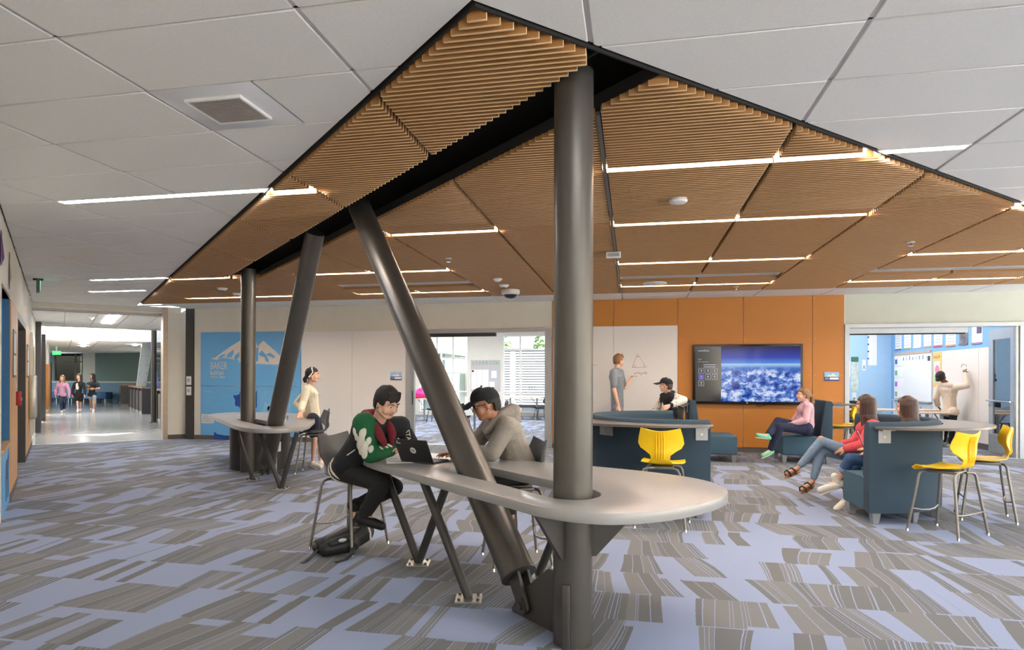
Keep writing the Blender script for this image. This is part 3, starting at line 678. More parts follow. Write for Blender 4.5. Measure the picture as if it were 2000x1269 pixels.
def brace(t, o, foot, tops, pad=True, r=.030):
    for tp in tops: MB(MS).cyl((*foot, .012), (*tp, ZTB-.055), r, seg=20).build('leg', M_steeld, t, org=o, smooth=True)
    b = MB(MS @ Matrix.Translation((*foot, 0)) @ Matrix.Rotation(.6, 4, 'Z')); b.box(-.085,.085,-.085,.085,0,.012); b.build('foot_plate', M_zinc, t, org=o, bev=.002, seg=1)
    bl = MB(MS @ Matrix.Translation((*foot, 0)) @ Matrix.Rotation(.6, 4, 'Z'))
    for a, c in ((-.06,-.06),(.06,-.06),(-.06,.06),(.06,.06)): bl.cyl((a,c,.012),(a,c,.026),.010,seg=6)
    bl.build('foot_bolts', M_steeld, t, org=o)
brace(tb, o, (1.69,-.11), [(2.05,-.25),(1.30,-.05)]); brace(tb, o, (.78,-.21), [(1.22,-.32)]); brace(tb, o, (.95,.48), [(.55,.50)])
far = [(9.45,-.25),(9.95,.05),(10.02,.45),(9.5,1.0),(8.6,1.15),(7.4,.95),(6.45,.60),(5.85,.33),(5.5,-.05),(5.68,-.36),(6.28,-.45),(7.2,-.40),(8.5,-.32)]
tf, o = counter('counter_table', 'far pale counter wrapped round two columns near the blue sign', far, slot(6.2, 7.7, .15), ZTB, .055)
brace(tf, o, (6.69,-.15), [(7.15,-.28)]); brace(tf, o, (5.73,-.03), [(6.2,-.20),(5.55,.12)])
dr = MB(MS); n = 24
dr.add([(8.02+.44*math.cos(2*PI*k/n), .28+.46*math.sin(2*PI*k/n), z) for z in (0, ZTB-.055) for k in range(n)], [(i,(i+1)%n,n+(i+1)%n,n+i) for i in range(n)] + [tuple(range(n))[::-1], tuple(range(n,2*n))])
dr.build('drum_base', M_steeld, tf, org=o, smooth=True)
fn = MB(MS); plate(fn, [(8.3,.2),(8.5,.2),(8.62,.3),(8.62,.735),(8.3,.735)], -.02, .02); fn.build('support_fin', M_steeld, tf, org=o)
t = thing('drinking_tap', 'small chrome tap standing on the far counter between two columns', 'tap', tuple(SP + SD*7.15 + SN*.42 + V((0,0,ZTB)))); 
MB().cyl((0,0,0),(0,0,.02),.03,seg=14).build('base', M_chrome, t, smooth=True); MB().tube([(0,0,.02),(0,0,.1),(-.03,0,.13),(-.09,0,.12)], .011, 8).build('spout', M_chrome, t, smooth=True)
MB().cyl((.04,0,0),(.04,0,.07),.012,seg=8).build('lever', M_chrome, t, smooth=True)
t = thing('pipe_fitting', 'small chrome pipe fitting on the floor under the far counter', 'pipe', tuple(SP + SD*6.9 + SN*.22))
MB().cyl((0,0,0),(0,0,.5),.016,seg=8).build('pipe', M_chrome, t, smooth=True); MB().box(-.06,.06,-.04,.04,.36,.5).build('valve_box', M_white, t, bev=.006); MB().tube([(0,0,.05),(.06,-.05,.05),(.16,-.1,.02)], .014, 8).build('drain', M_chrome, t, smooth=True)
# ------------------------------------------------------------------ stools
M_yel = pm('yellow_plastic', (250, 204, 20), .38, var=.03); M_char = pm('charcoal_plastic', (76, 74, 74), .42, var=.04); M_leg = pm('stool_leg_grey', (132, 126, 120), .38, metal=.5); M_ylw_leg = M_leg
SHELL = {}
def shell_rows(seat):
    prof = [(.195,seat-.02,.17,0),(.205,seat-.004,.185,0),(.17,seat+.004,.20,.0),(.08,seat-.004,.212,.0),(-.03,seat-.006,.205,.0),(-.11,seat+.002,.175,.0),(-.165,seat+.022,.115,.0),(-.195,seat+.06,.088,.01),
            (-.207,seat+.10,.095,.015),(-.205,seat+.135,.14,.03),(-.200,seat+.165,.19,.045),(-.203,seat+.21,.215,.06),(-.210,seat+.26,.208,.055),(-.222,seat+.31,.195,.045),(-.230,seat+.345,.185,.04)]
    rows = []
    for i, (y, z, w, wrap) in enumerate(prof):
        r = []
        for k in range(11):
            u = -1 + k*.2; zz = z + (.018*u*u if i < 6 and i > 1 else 0)
            if i >= 12: zz += .03*(abs(u)**1.5 - .6)*(i-11)/3
            r.append((u*w, y + wrap*u*u, zz))
        rows.append(r)
    return rows
def stool(label, loc, rz, m=None, seat=.60, group='counter stools', legs=M_leg, cat='stool', name='counter_stool'):
    m = m or M_yel; t = thing(name, label, cat, loc, rz, group)
    key = (m.name, seat, legs.name)
    if key in SHELL:
        for ch in SHELL[key].children:
            c = ch.copy(); COL.objects.link(c); c.parent = t
        return t
    SHELL[key] = t
    MB().grid(shell_rows(seat)).build('shell', m, t, smooth=True, solid=.009, sharp=1.2)
    for k in range(4):
        x = -.036 + k*.024
        MB().tube([(x,-.203,seat+.065),(x,-.216,seat+.10),(x,-.2135,seat+.135),(x,-.2085,seat+.165),(x,-.2115,seat+.21),(x,-.2185,seat+.26),(x,-.2305,seat+.31)], [.003,.006,.007,.007,.007,.006,.003], 6).build('rib', m, t, smooth=True)
    MB().box(-.10,.10,-.12,.12,seat-.042,seat-.016).build('seat_mount', legs, t, bev=.006)
    s = seat/.60
    for sx in (-1, 1):
        for sy in (-1, 1):
            top = seat - .03
            MB().tube([(sx*.06,sy*.13,top),(sx*.12,sy*.145,top),(sx*.155,sy*.152,top-.012),(sx*.172,sy*.158,top-.045),(sx*.178,sy*.163,top-.1),(sx*(.178+.055*s),sy*(.163+.06*s),.022)], .0125, 10).build('leg', legs, t, smooth=True)
            MB().cyl((sx*(.178+.057*s),sy*(.163+.062*s),0),(sx*(.178+.057*s),sy*(.163+.062*s),.022),.014,.010,seg=10).build('foot_glide', M_chrome, t, smooth=True)
    if seat > .5:
        for sy in (-1, 1):
            MB().tube([(-.212,sy*.20,.215),(-.1,sy*.17,.195),(0,sy*.16,.19),(.1,sy*.17,.195),(.212,sy*.20,.215)], .008, 8).build('foot_bar', legs, t, smooth=True)
    return t
def face(dx, dy): return math.atan2(dy, dx) - PI/2
stool('charcoal stool holding the boy in the green sleeved jacket', (-2.34,5.27,0), face(.957,-.29), M_char)
stool('charcoal stool under the man in grey hoodie', (-.88,5.11,0), face(-.92,-.39), M_char)
stool('charcoal stool at the far counter in front of the girl in cream jacket', (-4.72,9.32,0), face(-.97,-.25), M_char)
stool('yellow stool seen from behind, beyond the round end of the near counter', (.29,6.68,0), face(.15,.98))
stool('yellow stool nearest the camera at the right curved sofa', (2.865,6.92,0), face(-.62,.78))
stool('yellow stool farther right, seen side on by the right curved sofa', (3.55,7.74,0), face(-.96,.28))
stool('yellow stool just behind the woman in pale pink', (3.62,12.75,0), face(-.95,.2))
stool('yellow stool half hidden by the red sweater, near the right classroom', (3.98,13.15,0), face(-.95,.2))
stool('charcoal stool under the boy in black cap with white sleeves', (.65,11.9,0), face(-.95,-.2), M_char)

# ------------------------------------------------------------------ curved sofas and lounge chairs
M_fab = pm('navy_teal_fabric', (60, 88, 104), .9, var=.10, scale=220, bump=.12); M_fab2 = pm('deep_blue_fabric', (46, 65, 79), .9, var=.10, scale=220, bump=.12)
M_lam = pm('grey_laminate', (96, 90, 86), .3, var=.05, coat=.1); M_lame = pm('laminate_edge_dark', (52, 48, 46), .5); M_sleg = pm('sofa_leg_grey', (150, 152, 154), .4, metal=.5)
def ringprof(mb, prof, a0, a1, n=36):
    rows = []
    for k in range(n+1):
        a = a0 + (a1-a0)*k/n; rows.append([(r*math.cos(a), r*math.sin(a), z) for r, z in prof])
    mb.grid(rows, True); m = len(prof); N = len(mb.v)
    mb.f += [tuple(range(N-m*(n+1), N-m*n)), tuple(range(N-m, N))[::-1]]; return mb
def rr(x0, x1, z0, z1, r=.03):
    P = []
    for cx, cz, a in ((x1-r,z1-r,0),(x0+r,z1-r,PI/2),(x0+r,z0+r,PI),(x1-r,z0+r,1.5*PI)):
        for k in range(4): P.append((cx + r*math.cos(a+k*PI/6), cz + r*math.sin(a+k*PI/6)))
    return P
def ring_sofa(label, c, a0, a1, sgn, t0, t1):
    t = thing('curved_sofa', label, 'sofa', (*c, 0))
    ringprof(MB(), rr(.40,.93,.13,.45,.035), a0, a1).build('seat', M_fab, t, smooth=True)
    ringprof(MB(), [(.932,.13),(1.06,.11),(1.065,.93),(1.05,.99),(1.02,1.005),(.96,.995),(.935,.95),(.91,.47),(.932,.45)], a0, a1).build('back', M_fab2, t, smooth=True, sharp=1.0)
    A = [a0 + (a1-a0)*q for q in (.03,.2,.4,.6,.8,.97)]
    for a in A:
        for r in (.52, 1.0):
            p = V((r*math.cos(a), r*math.sin(a), 0)); e = Matrix.Rotation(a, 4, 'Z')
            mb = MB(Matrix.Translation(p) @ e); w0, w1 = .028, .045
            mb.add([(-w0,-w0,0),(w0,-w0,0),(w0,w0,0),(-w0,w0,0),(-w1,-w1,.13),(w1,-w1,.13),(w1,w1,.13),(-w1,w1,.13)], [(0,3,2,1),(4,5,6,7),(0,1,5,4),(1,2,6,5),(2,3,7,6),(3,0,4,7)])
            mb.build('leg', M_sleg, t, bev=.004, seg=1)
    # crescent shelf behind the back
    n = 30; P = []
    for k in range(n+1):
        a = t0 + (t1-t0)*k/n; P.append((1.07*math.cos(a), 1.07*math.sin(a)))
    for k in range(n, -1, -1):
        a = t0 + (t1-t0)*k/n; w = 1.10 + .42*math.sin(PI*k/n)**.8; P.append((w*math.cos(a), w*math.sin(a)))
    MB().prism(P, .935, .962).build('shelf_top', M_lam, t, bev=.003, seg=1)
    for q in (.04, .42, .46, .9):
        a = t0 + (t1-t0)*q; mb = MB(Matrix.Rotation(a, 4, 'Z')); mb.box(1.066,1.075,-.06,.06,.80,.934); mb.box(1.075,1.15,-.06,.06,.925,.9345)
        mb.build('bracket', M_sleg, t); mb = MB(Matrix.Rotation(a, 4, 'Z')); mb.cyl((1.075,0,.86),(1.079,0,.86),.012,seg=10); mb.build('bracket_screw', M_zinc, t)
    return t
RAD = math.radians
ring_sofa('deep blue curved sofa with grey shelf, on the right with two girls seated inside', (2.2,8.2), RAD(-86), RAD(58), 1, RAD(-84), RAD(52))
ring_sofa('deep blue curved sofa with grey shelf, behind the tall near column', (.56,8.12), RAD(282), RAD(92), -1, RAD(283), RAD(135))
def lounge(label, x_back, sx, y0, y1):
    t = thing('lounge_chair', label, 'chair', (x_back, y0, 0)); o = tuple(t.location)
    X = lambda d: x_back + sx*d
    mb = MB(); a, b = sorted((X(.18), X(.80))); mb.box(a,b,y0,y1,.13,.455); mb.build('seat', M_fab, t, org=o, bev=.03, seg=3)
    mb = MB(); P = [(X(.0),.12),(X(.20),.12),(X(.20),.46),(X(.12),1.04),(X(.10),1.06),(X(.03),1.06),(X(0),1.03)]; n = len(P)
    mb.add([(x,y0,z) for x, z in P] + [(x,y1,z) for x, z in P], [tuple(range(n)), tuple(range(n,2*n))[::-1]] + [(i,(i+1)%n,n+(i+1)%n,n+i) for i in range(n)]); mb.build('back', M_fab2, t, org=o, bev=.015, seg=2)
    for d in (.06, .75):
        for y in (y0+.07, y1-.07):
            mb = MB(Matrix.Translation((X(d), y, 0))); w0, w1 = .025, .042
            mb.add([(-w0,-w0,0),(w0,-w0,0),(w0,w0,0),(-w0,w0,0),(-w1,-w1,.13),(w1,-w1,.13),(w1,w1,.13),(-w1,w1,.13)], [(0,3,2,1),(4,5,6,7),(0,1,5,4),(1,2,6,5),(2,3,7,6),(3,0,4,7)]); mb.build('leg', M_sleg, t, org=o)
    a, b = sorted((X(-.36), X(-.002))); MB().box(a,b,y0-.02,y1+.1,.985,1.012).build('shelf_top', M_lam, t, org=o, bev=.003, seg=1)
    for y in (y0+.08, y1-.12):
        a, b = sorted((X(-.02), X(-.002))); mb = MB(); mb.box(a,b,y,y+.05,.84,.984); a, b = sorted((X(-.2), X(-.02))); mb.box(a,b,y+.01,y+.04,.95,.984); mb.build('bracket', M_sleg, t, org=o)
lounge('blue lounge chair with raised back shelf, seat facing right, under the wall screen', .955, 1, 11.95, 12.75)
lounge('blue lounge chair with the woman in pale pink', 3.30, -1, 12.12, 12.95)

# ------------------------------------------------------------------ laptops, backpack
M_lap = pm('laptop_black', (40, 40, 42), .45, var=.05); M_key = pm('laptop_keys', (24, 24, 26), .6)
def laptop(label, p, wdir, ddir, w, dd, lid_h, tilt, logo, m=M_lap, red=False):
    """p = lid hinge centre, wdir along hinge, ddir toward the keyboard front"""
    t = thing('laptop', label, 'laptop', p); wv = V(wdir).normalized(); dv = V(ddir).normalized(); up = wv.cross(dv); up = up if up.z > 0 else -up
    Mx = Matrix((( wv.x, dv.x, up.x, 0), (wv.y, dv.y, up.y, 0), (wv.z, dv.z, up.z, 0), (0,0,0,1)))
    MB(Mx).box(-w/2,w/2,0,dd,0,.018).build('base', m, t, bev=.003, seg=1)
    MB(Mx).box(-w/2+.02,w/2-.02,.03,dd*.58,.0181,.0205).build('keyboard', M_key, t); MB(Mx).box(-.05,.05,dd*.66,dd*.93,.0181,.0192).build('touchpad', M_char, t)
    Ml = Mx @ Matrix.Translation((0,0,.016)) @ Matrix.Rotation(tilt, 4, 'X')
    MB(Ml).box(-w/2,w/2,-.008,.0,.0,lid_h).build('lid', pm('laptop_red', (120, 24, 34), .35) if red else m, t, bev=.003, seg=1)
    MB(Ml).box(-w/2+.012,w/2-.012,.0002,.0012,.014,lid_h-.012).build('screen', emit('laptop_screen', (180, 190, 205), .5), t)
    if logo:
        k = 24; mb = MB(Ml); mb.cyl((0,-.0085,lid_h*.52),(0,-.0095,lid_h*.52),.026,seg=k); mb.build('logo_disc', M_white, t)
        text('logo_letters', 'hp', .038, Ml @ Matrix.Translation((-.019,-.0098,lid_h*.52-.008)) @ Matrix.Rotation(PI/2, 4, 'X'), M_steeld, t, depth=.0004)
        text('sticker_text', '\u25b2\nDESK', .016, Ml @ Matrix.Translation((-w/2+.018,-.0086,lid_h-.022)) @ Matrix.Rotation(PI/2, 4, 'X'), M_white, t, depth=.0003)
    return t
wv = (R_*.866 - A_*.5); dv = (R_*.5 + A_*.866)
laptop('black laptop with round white logo open on the near counter', (-1.565,4.735,ZTB+.001), wv, dv, .30, .20, .19, RAD(-28) * -1, True)
laptop('red lidded laptop on the lap of the girl in jeans and white shoes', (2.475,7.92,.66), (A_*.88 + R_*.47), (R_*.88 - A_*.47 + V((0,0,.02))), .29, .20, .19, RAD(18), False, red=True)
t = thing('notepad', 'white lined paper sheet under the boy arm on the near counter', 'paper', (-1.74,4.83,ZTB+.0005)); MB(Matrix.Rotation(.4,4,'Z')).box(-.1,.1,-.13,.13,0,.004).build('sheet', M_paper, t)
for k in range(6): MB(Matrix.Rotation(.4,4,'Z')).box(-.08,.08,-.1+k*.035,-.098+k*.035,.0041,.0046).build('ruled_line', M_navy, t)
t = thing('paper', 'sheet of paper lying on the left part of the far counter', 'paper', tuple(SP + SD*8.9 + SN*.25 + V((0,0,ZTB+.0005)))); MB().box(-.14,.14,-.1,.1,0,.003).build('sheet', pm('pinkish_paper', (226, 210, 220), .8), t)
M_bag = pm('black_nylon', (30, 30, 31), .6, var=.2, scale=30, bump=.2); M_bag2 = pm('grey_nylon', (58, 56, 55), .6, var=.1)
# ------------------------------------------------------------------ fused soft bodies
def fuse(mb, name, voxel, m, parent=None, org=None, it=4, fac=.5):
    me = bpy.data.meshes.new('tmp'); og = V(org) if org is not None else V((0,0,0))
    me.from_pydata([tuple(p - og) for p in s_v(mb)], [], mb.f); me.update()
    bm = bmesh.new(); bm.from_mesh(me); bmesh.ops.recalc_face_normals(bm, faces=bm.faces); bm.to_mesh(me); bm.free()
    o = bpy.data.objects.new('tmp', me); COL.objects.link(o)
    r = o.modifiers.new('r', 'REMESH'); r.mode = 'VOXEL'; r.voxel_size = voxel; r.use_smooth_shade = True
    if it: q = o.modifiers.new('s', 'SMOOTH'); q.factor = fac; q.iterations = it
    dg = bpy.context.evaluated_depsgraph_get(); nm = bpy.data.meshes.new_from_object(o.evaluated_get(dg))
    bpy.data.objects.remove(o, do_unlink=True); nm.name = name; nm.materials.clear()
    nm.polygons.foreach_set('use_smooth', [True]*len(nm.polygons))
    return link(name, nm, m, parent)
def s_v(mb): return mb.v
# backpack slumped on the floor
t = thing('backpack', 'black backpack slumped on the carpet under the charcoal stool of the boy', 'backpack', (-2.32,5.12,0)); o = tuple(t.location)
bd = R_*.83 + A_*.55
def B(a, c, z): p = V((-2.36,5.04,0)) + (R_*.86 + A_*.51)*a + (R_*-.51 + A_*.86)*c; return (p.x, p.y, z)
mb = MB(); mb.cap(B(-.10,-.06,.055), B(.12,-.05,.075), .055, .07); mb.cap(B(-.12,.06,.06), B(.12,.08,.09), .06, .08); mb.cap(B(.12,0,.10), B(.25,.03,.14), .10, .09); mb.cap(B(.20,.03,.15), B(.27,.06,.23), .08, .05); mb.cap(B(-.02,0,.08), B(.12,.02,.11), .075, .09)
fuse(mb, 'body', .010, M_bag, t, o)
mb = MB(); mb.cap(B(-.06,-.085,.10), B(.10,-.075,.125), .035, .04); mb.cap(B(-.04,-.03,.12), B(.11,-.02,.15), .035, .04); fuse(mb, 'front_pocket', .009, M_bag, t, o)
def strap(pts, w, nm, m):
    rows = []
    P = [V(p) for p in pts]
    for i, p in enumerate(P):
        d = (P[min(i+1,len(P)-1)] - P[max(i-1,0)]).normalized(); s_ = d.cross(V((0,0,1))).normalized()*w/2; rows.append([tuple(p - s_), tuple(p + s_)])
    return MB().grid(rows).build(nm, m, t, org=o, solid=.004)
strap([B(-.16,-.04,.06), B(-.22,-.10,.03), B(-.28,-.14,.006), B(-.32,-.17,.004)], .03, 'strap', M_bag); strap([B(.10,-.13,.09), B(.08,-.20,.03), B(.0,-.26,.006), B(-.09,-.29,.004)], .035, 'strap', M_bag)
mb = MB().tube([B(.26,.0,.24), B(.28,-.03,.28), B(.31,-.02,.26), B(.30,.0,.2)], .008, 6); mb.build('grab_loop', M_bag, t, org=o, smooth=True)
mb = MB(); mb.tube([B(.245,-.085,.21), B(.262,-.095,.15), B(.265,-.09,.10)], .008, 6); mb.build('reflective_strip', M_white, t, org=o)
mb = MB(); mb.cap(B(-.175,-.01,.075), B(-.165,.03,.08), .022); fuse(mb, 'phone_pouch', .008, M_bag2, t, o)
mb = MB(); q = B(.02,-.118,.125); mb.ell(q, (.035,.006,.016), (R_*.86+A_*.51, A_*.86-R_*.51, V((0,0,1)))); mb.build('label_patch', M_alu, t, org=o)
# joints of each person in metres (world)
PJ = {
 'boy': dict(pel=(-2.262,5.094,0.725), nk=(-1.924,4.828,1.066), hd=(-1.807,4.750,1.239), shR=(-1.969,4.695,1.067), shL=(-1.777,4.961,1.050), elR=(-1.933,4.724,0.849), wrR=(-1.819,4.993,0.878), elL=(-1.727,5.175,0.836), wrL=(-1.759,5.016,0.860), hipR=(-2.328,5.080,0.675), hipL=(-2.328,5.284,0.660), knR=(-1.890,4.865,0.612), anR=(-2.089,4.977,0.328), toR=(-1.933,4.908,0.284), knL=(-1.919,5.217,0.523), anL=(-2.243,5.149,0.363), toL=(-2.239,5.099,0.205)),
 'man': dict(pel=(-0.852,5.237,0.692), nk=(-1.001,5.052,1.093), hd=(-1.092,4.931,1.224), shL=(-0.923,4.915,1.064), shR=(-1.102,5.205,1.058), elL=(-1.019,4.844,0.866), wrL=(-1.283,4.891,0.859), elR=(-1.302,5.295,0.831), wrR=(-1.385,5.074,0.837), hipL=(-0.843,5.136,0.677), hipR=(-0.884,5.332,0.649), knL=(-1.083,4.831,0.638), anL=(-0.905,5.021,0.398), toL=(-0.876,4.925,0.302), knR=(-1.265,5.354,0.572), anR=(-1.019,5.304,0.338), toR=(-0.990,5.259,0.204)),
 'girlC': dict(pel=(-4.949,9.741,0.839), nk=(-5.012,9.728,1.293), hd=(-4.932,9.693,1.472), shR=(-4.970,9.563,1.240), shL=(-5.101,9.883,1.234), elR=(-4.987,9.477,1.035), wrR=(-4.921,9.287,0.911), elL=(-5.302,9.871,1.010), wrL=(-5.132,9.753,0.885), hipR=(-4.911,9.647,0.764), hipL=(-4.980,9.836,0.751), knR=(-4.856,9.607,0.455), anR=(-4.936,9.693,0.090), toR=(-4.810,9.668,0.048), knL=(-4.877,9.858,0.440), anL=(-4.909,9.903,0.065), toL=(-4.796,9.926,0.015)),
 'girlD': dict(pel=(-22.959,23.176,0.779), nk=(-22.958,23.176,1.201), hd=(-22.926,23.132,1.412), shR=(-23.134,23.140,1.138), shL=(-22.783,23.213,1.137), elR=(-23.227,23.120,0.906), wrR=(-23.143,23.035,0.719), elL=(-22.691,23.233,0.905), wrL=(-22.588,23.152,0.718), hipR=(-23.042,23.159,0.695), hipL=(-22.877,23.193,0.695), knR=(-22.854,22.994,0.407), anR=(-22.814,23.002,0.083), toR=(-22.646,22.833,0.041), knL=(-22.836,23.151,0.423), anL=(-23.056,23.360,0.116), toL=(-22.889,23.191,0.084)),
 'girlE': dict(pel=(-22.299,23.315,0.841), nk=(-22.298,23.315,1.241), hd=(-22.257,23.273,1.473), shR=(-22.453,23.282,1.178), shL=(-22.133,23.350,1.178), elR=(-22.536,23.265,0.926), wrR=(-22.465,23.178,0.739), elL=(-22.052,23.367,0.924), wrL=(-21.972,23.281,0.737), hipR=(-22.382,23.297,0.693), hipL=(-22.217,23.332,0.693), knR=(-22.270,23.219,0.423), anR=(-22.169,23.138,0.113), toR=(-22.016,22.965,0.050), knL=(-22.299,23.417,0.415), anL=(-22.553,23.670,0.126), toL=(-22.391,23.500,0.072)),
 'girlF': dict(pel=(-22.319,24.026,0.825), nk=(-22.297,24.031,1.235), hd=(-22.278,23.984,1.495), shR=(-22.456,23.997,1.171), shL=(-22.107,24.071,1.170), elR=(-22.408,23.905,0.935), wrR=(-22.204,23.795,0.959), elL=(-21.944,24.002,0.977), wrL=(-22.015,23.834,0.958), hipR=(-22.404,24.008,0.717), hipL=(-22.224,24.046,0.716), knR=(-22.463,24.098,0.410), anR=(-22.671,24.361,0.115), toR=(-22.512,24.190,0.059), knL=(-22.146,23.960,0.417), anL=(-22.099,23.868,0.078), toL=(-21.962,23.692,0.023)),
 'boyG': dict(pel=(-0.276,12.817,0.905), nk=(-0.294,12.813,1.584), hd=(-0.246,12.823,1.777), shR=(-0.346,12.618,1.543), shL=(-0.231,13.031,1.547), elR=(-0.326,12.551,1.220), wrR=(-0.251,12.516,0.936), elL=(-0.157,13.230,1.249), wrL=(-0.030,13.431,1.428), hipR=(-0.284,12.713,0.832), hipL=(-0.269,12.920,0.823), knR=(-0.247,12.721,0.428), anR=(-0.305,12.709,0.015), toR=(-0.126,12.746,-0.062), knL=(-0.194,12.987,0.409), anL=(-0.243,12.977,-0.013), toL=(-0.052,13.017,-0.092)),
 'boyH': dict(pel=(0.648,11.887,0.700), nk=(0.611,11.828,1.161), hd=(0.558,11.766,1.312), shL=(0.654,11.684,1.130), shR=(0.532,11.965,1.114), elL=(0.862,11.779,1.067), wrL=(0.623,11.575,0.977), elR=(0.427,11.943,0.927), wrR=(0.316,11.715,0.777), hipL=(0.659,11.787,0.663), hipR=(0.609,11.981,0.649), knL=(0.276,11.502,0.668), anL=(0.311,11.561,0.267), toL=(0.166,11.479,0.203), knR=(0.250,11.854,0.645), anR=(0.285,11.913,0.231), toR=(0.127,11.829,0.165)),
 'womanI': dict(pel=(2.907,12.157,0.637), nk=(2.891,12.154,1.020), hd=(2.820,12.088,1.160), shL=(2.870,11.965,0.966), shR=(2.889,12.317,0.953), elL=(2.818,11.883,0.740), wrL=(2.634,11.946,0.683), elR=(2.743,12.327,0.713), wrR=(2.610,12.095,0.656), hipL=(2.865,12.046,0.593), hipR=(2.890,12.256,0.578), knL=(2.413,11.849,0.627), anL=(2.263,11.869,0.229), toL=(2.145,11.792,0.175), knR=(2.423,12.055,0.708), anR=(2.192,11.700,0.491), toR=(2.042,11.618,0.512)),
 'girlJ': dict(pel=(2.763,8.653,0.555), nk=(2.782,8.708,0.947), hd=(2.705,8.640,1.120), shL=(2.741,8.495,0.881), shR=(2.791,8.863,0.857), elL=(2.595,8.362,0.665), wrL=(2.448,8.433,0.620), elR=(2.638,8.831,0.646), wrR=(2.470,8.642,0.648), hipL=(2.699,8.537,0.488), hipR=(2.750,8.752,0.464), knL=(2.199,8.534,0.690), anL=(1.943,8.582,0.349), toL=(1.811,8.504,0.301), knR=(2.206,8.587,0.575), anR=(2.110,8.566,0.197), toR=(1.965,8.434,0.128)),
 'girlK': dict(pel=(2.836,8.106,0.541), nk=(3.001,8.192,0.927), hd=(2.980,8.187,1.115), shL=(2.942,7.975,0.863), shR=(3.023,8.380,0.834), elL=(2.781,7.890,0.636), wrL=(2.584,7.900,0.631), elR=(2.859,8.366,0.634), wrR=(2.624,8.215,0.645), hipL=(2.781,7.992,0.514), hipR=(2.841,8.209,0.489), knL=(2.344,7.952,0.554), anL=(2.246,8.084,0.273), toL=(2.089,8.051,0.204), knR=(2.465,8.181,0.530), anR=(2.360,8.006,0.152), toR=(2.211,7.924,0.026)),
 'girlL': dict(pel=(6.730,16.127,0.769), nk=(6.699,16.121,1.334), hd=(6.560,16.143,1.490), shR=(6.769,15.982,1.258), shL=(6.560,16.194,1.256), elR=(6.883,15.730,1.304), wrR=(6.924,15.913,1.553), elL=(6.517,16.287,1.031), wrL=(6.628,16.464,0.856), hipR=(6.748,16.029,0.730), hipL=(6.712,16.226,0.720), knR=(6.713,15.971,0.381), anR=(6.739,16.129,0.038), toR=(6.596,15.997,-0.012), knL=(6.689,16.221,0.375), anL=(6.725,16.433,0.044), toL=(6.647,16.365,-0.002)),
}
UP = V((0,0,1))
def skin(c): return pm('skin_%d' % c[0], c, .5, var=.04, scale=30)
SK_L = skin((226, 178, 150)); SK_M = skin((202, 150, 118)); SK_D = skin((118, 76, 54)); SK_T = skin((188, 134, 104))
M_hblk = pm('hair_black', (30, 26, 24), .7, var=.4, scale=60); M_hbrn = pm('hair_brown', (70, 48, 38), .45, var=.35, scale=60, stretch=(3,3,.4)); M_hgold = pm('hair_light_brown', (136, 100, 66), .5, var=.3, scale=60); M_hsand = pm('hair_sandy', (128, 92, 60), .5, var=.25, scale=60)
M_lip = pm('lips', (170, 96, 90), .5); M_eye = pm('eye_white', (228, 224, 220), .3); M_iris = pm('iris_dark', (34, 24, 20), .2)
def cloth(n, c, **k): return pm(n, c, .9, var=k.pop('var', .08), scale=k.pop('scale', 40), bump=k.pop('bump', .15), **k)
def lerp(a, b, t): return a + (b - a)*t
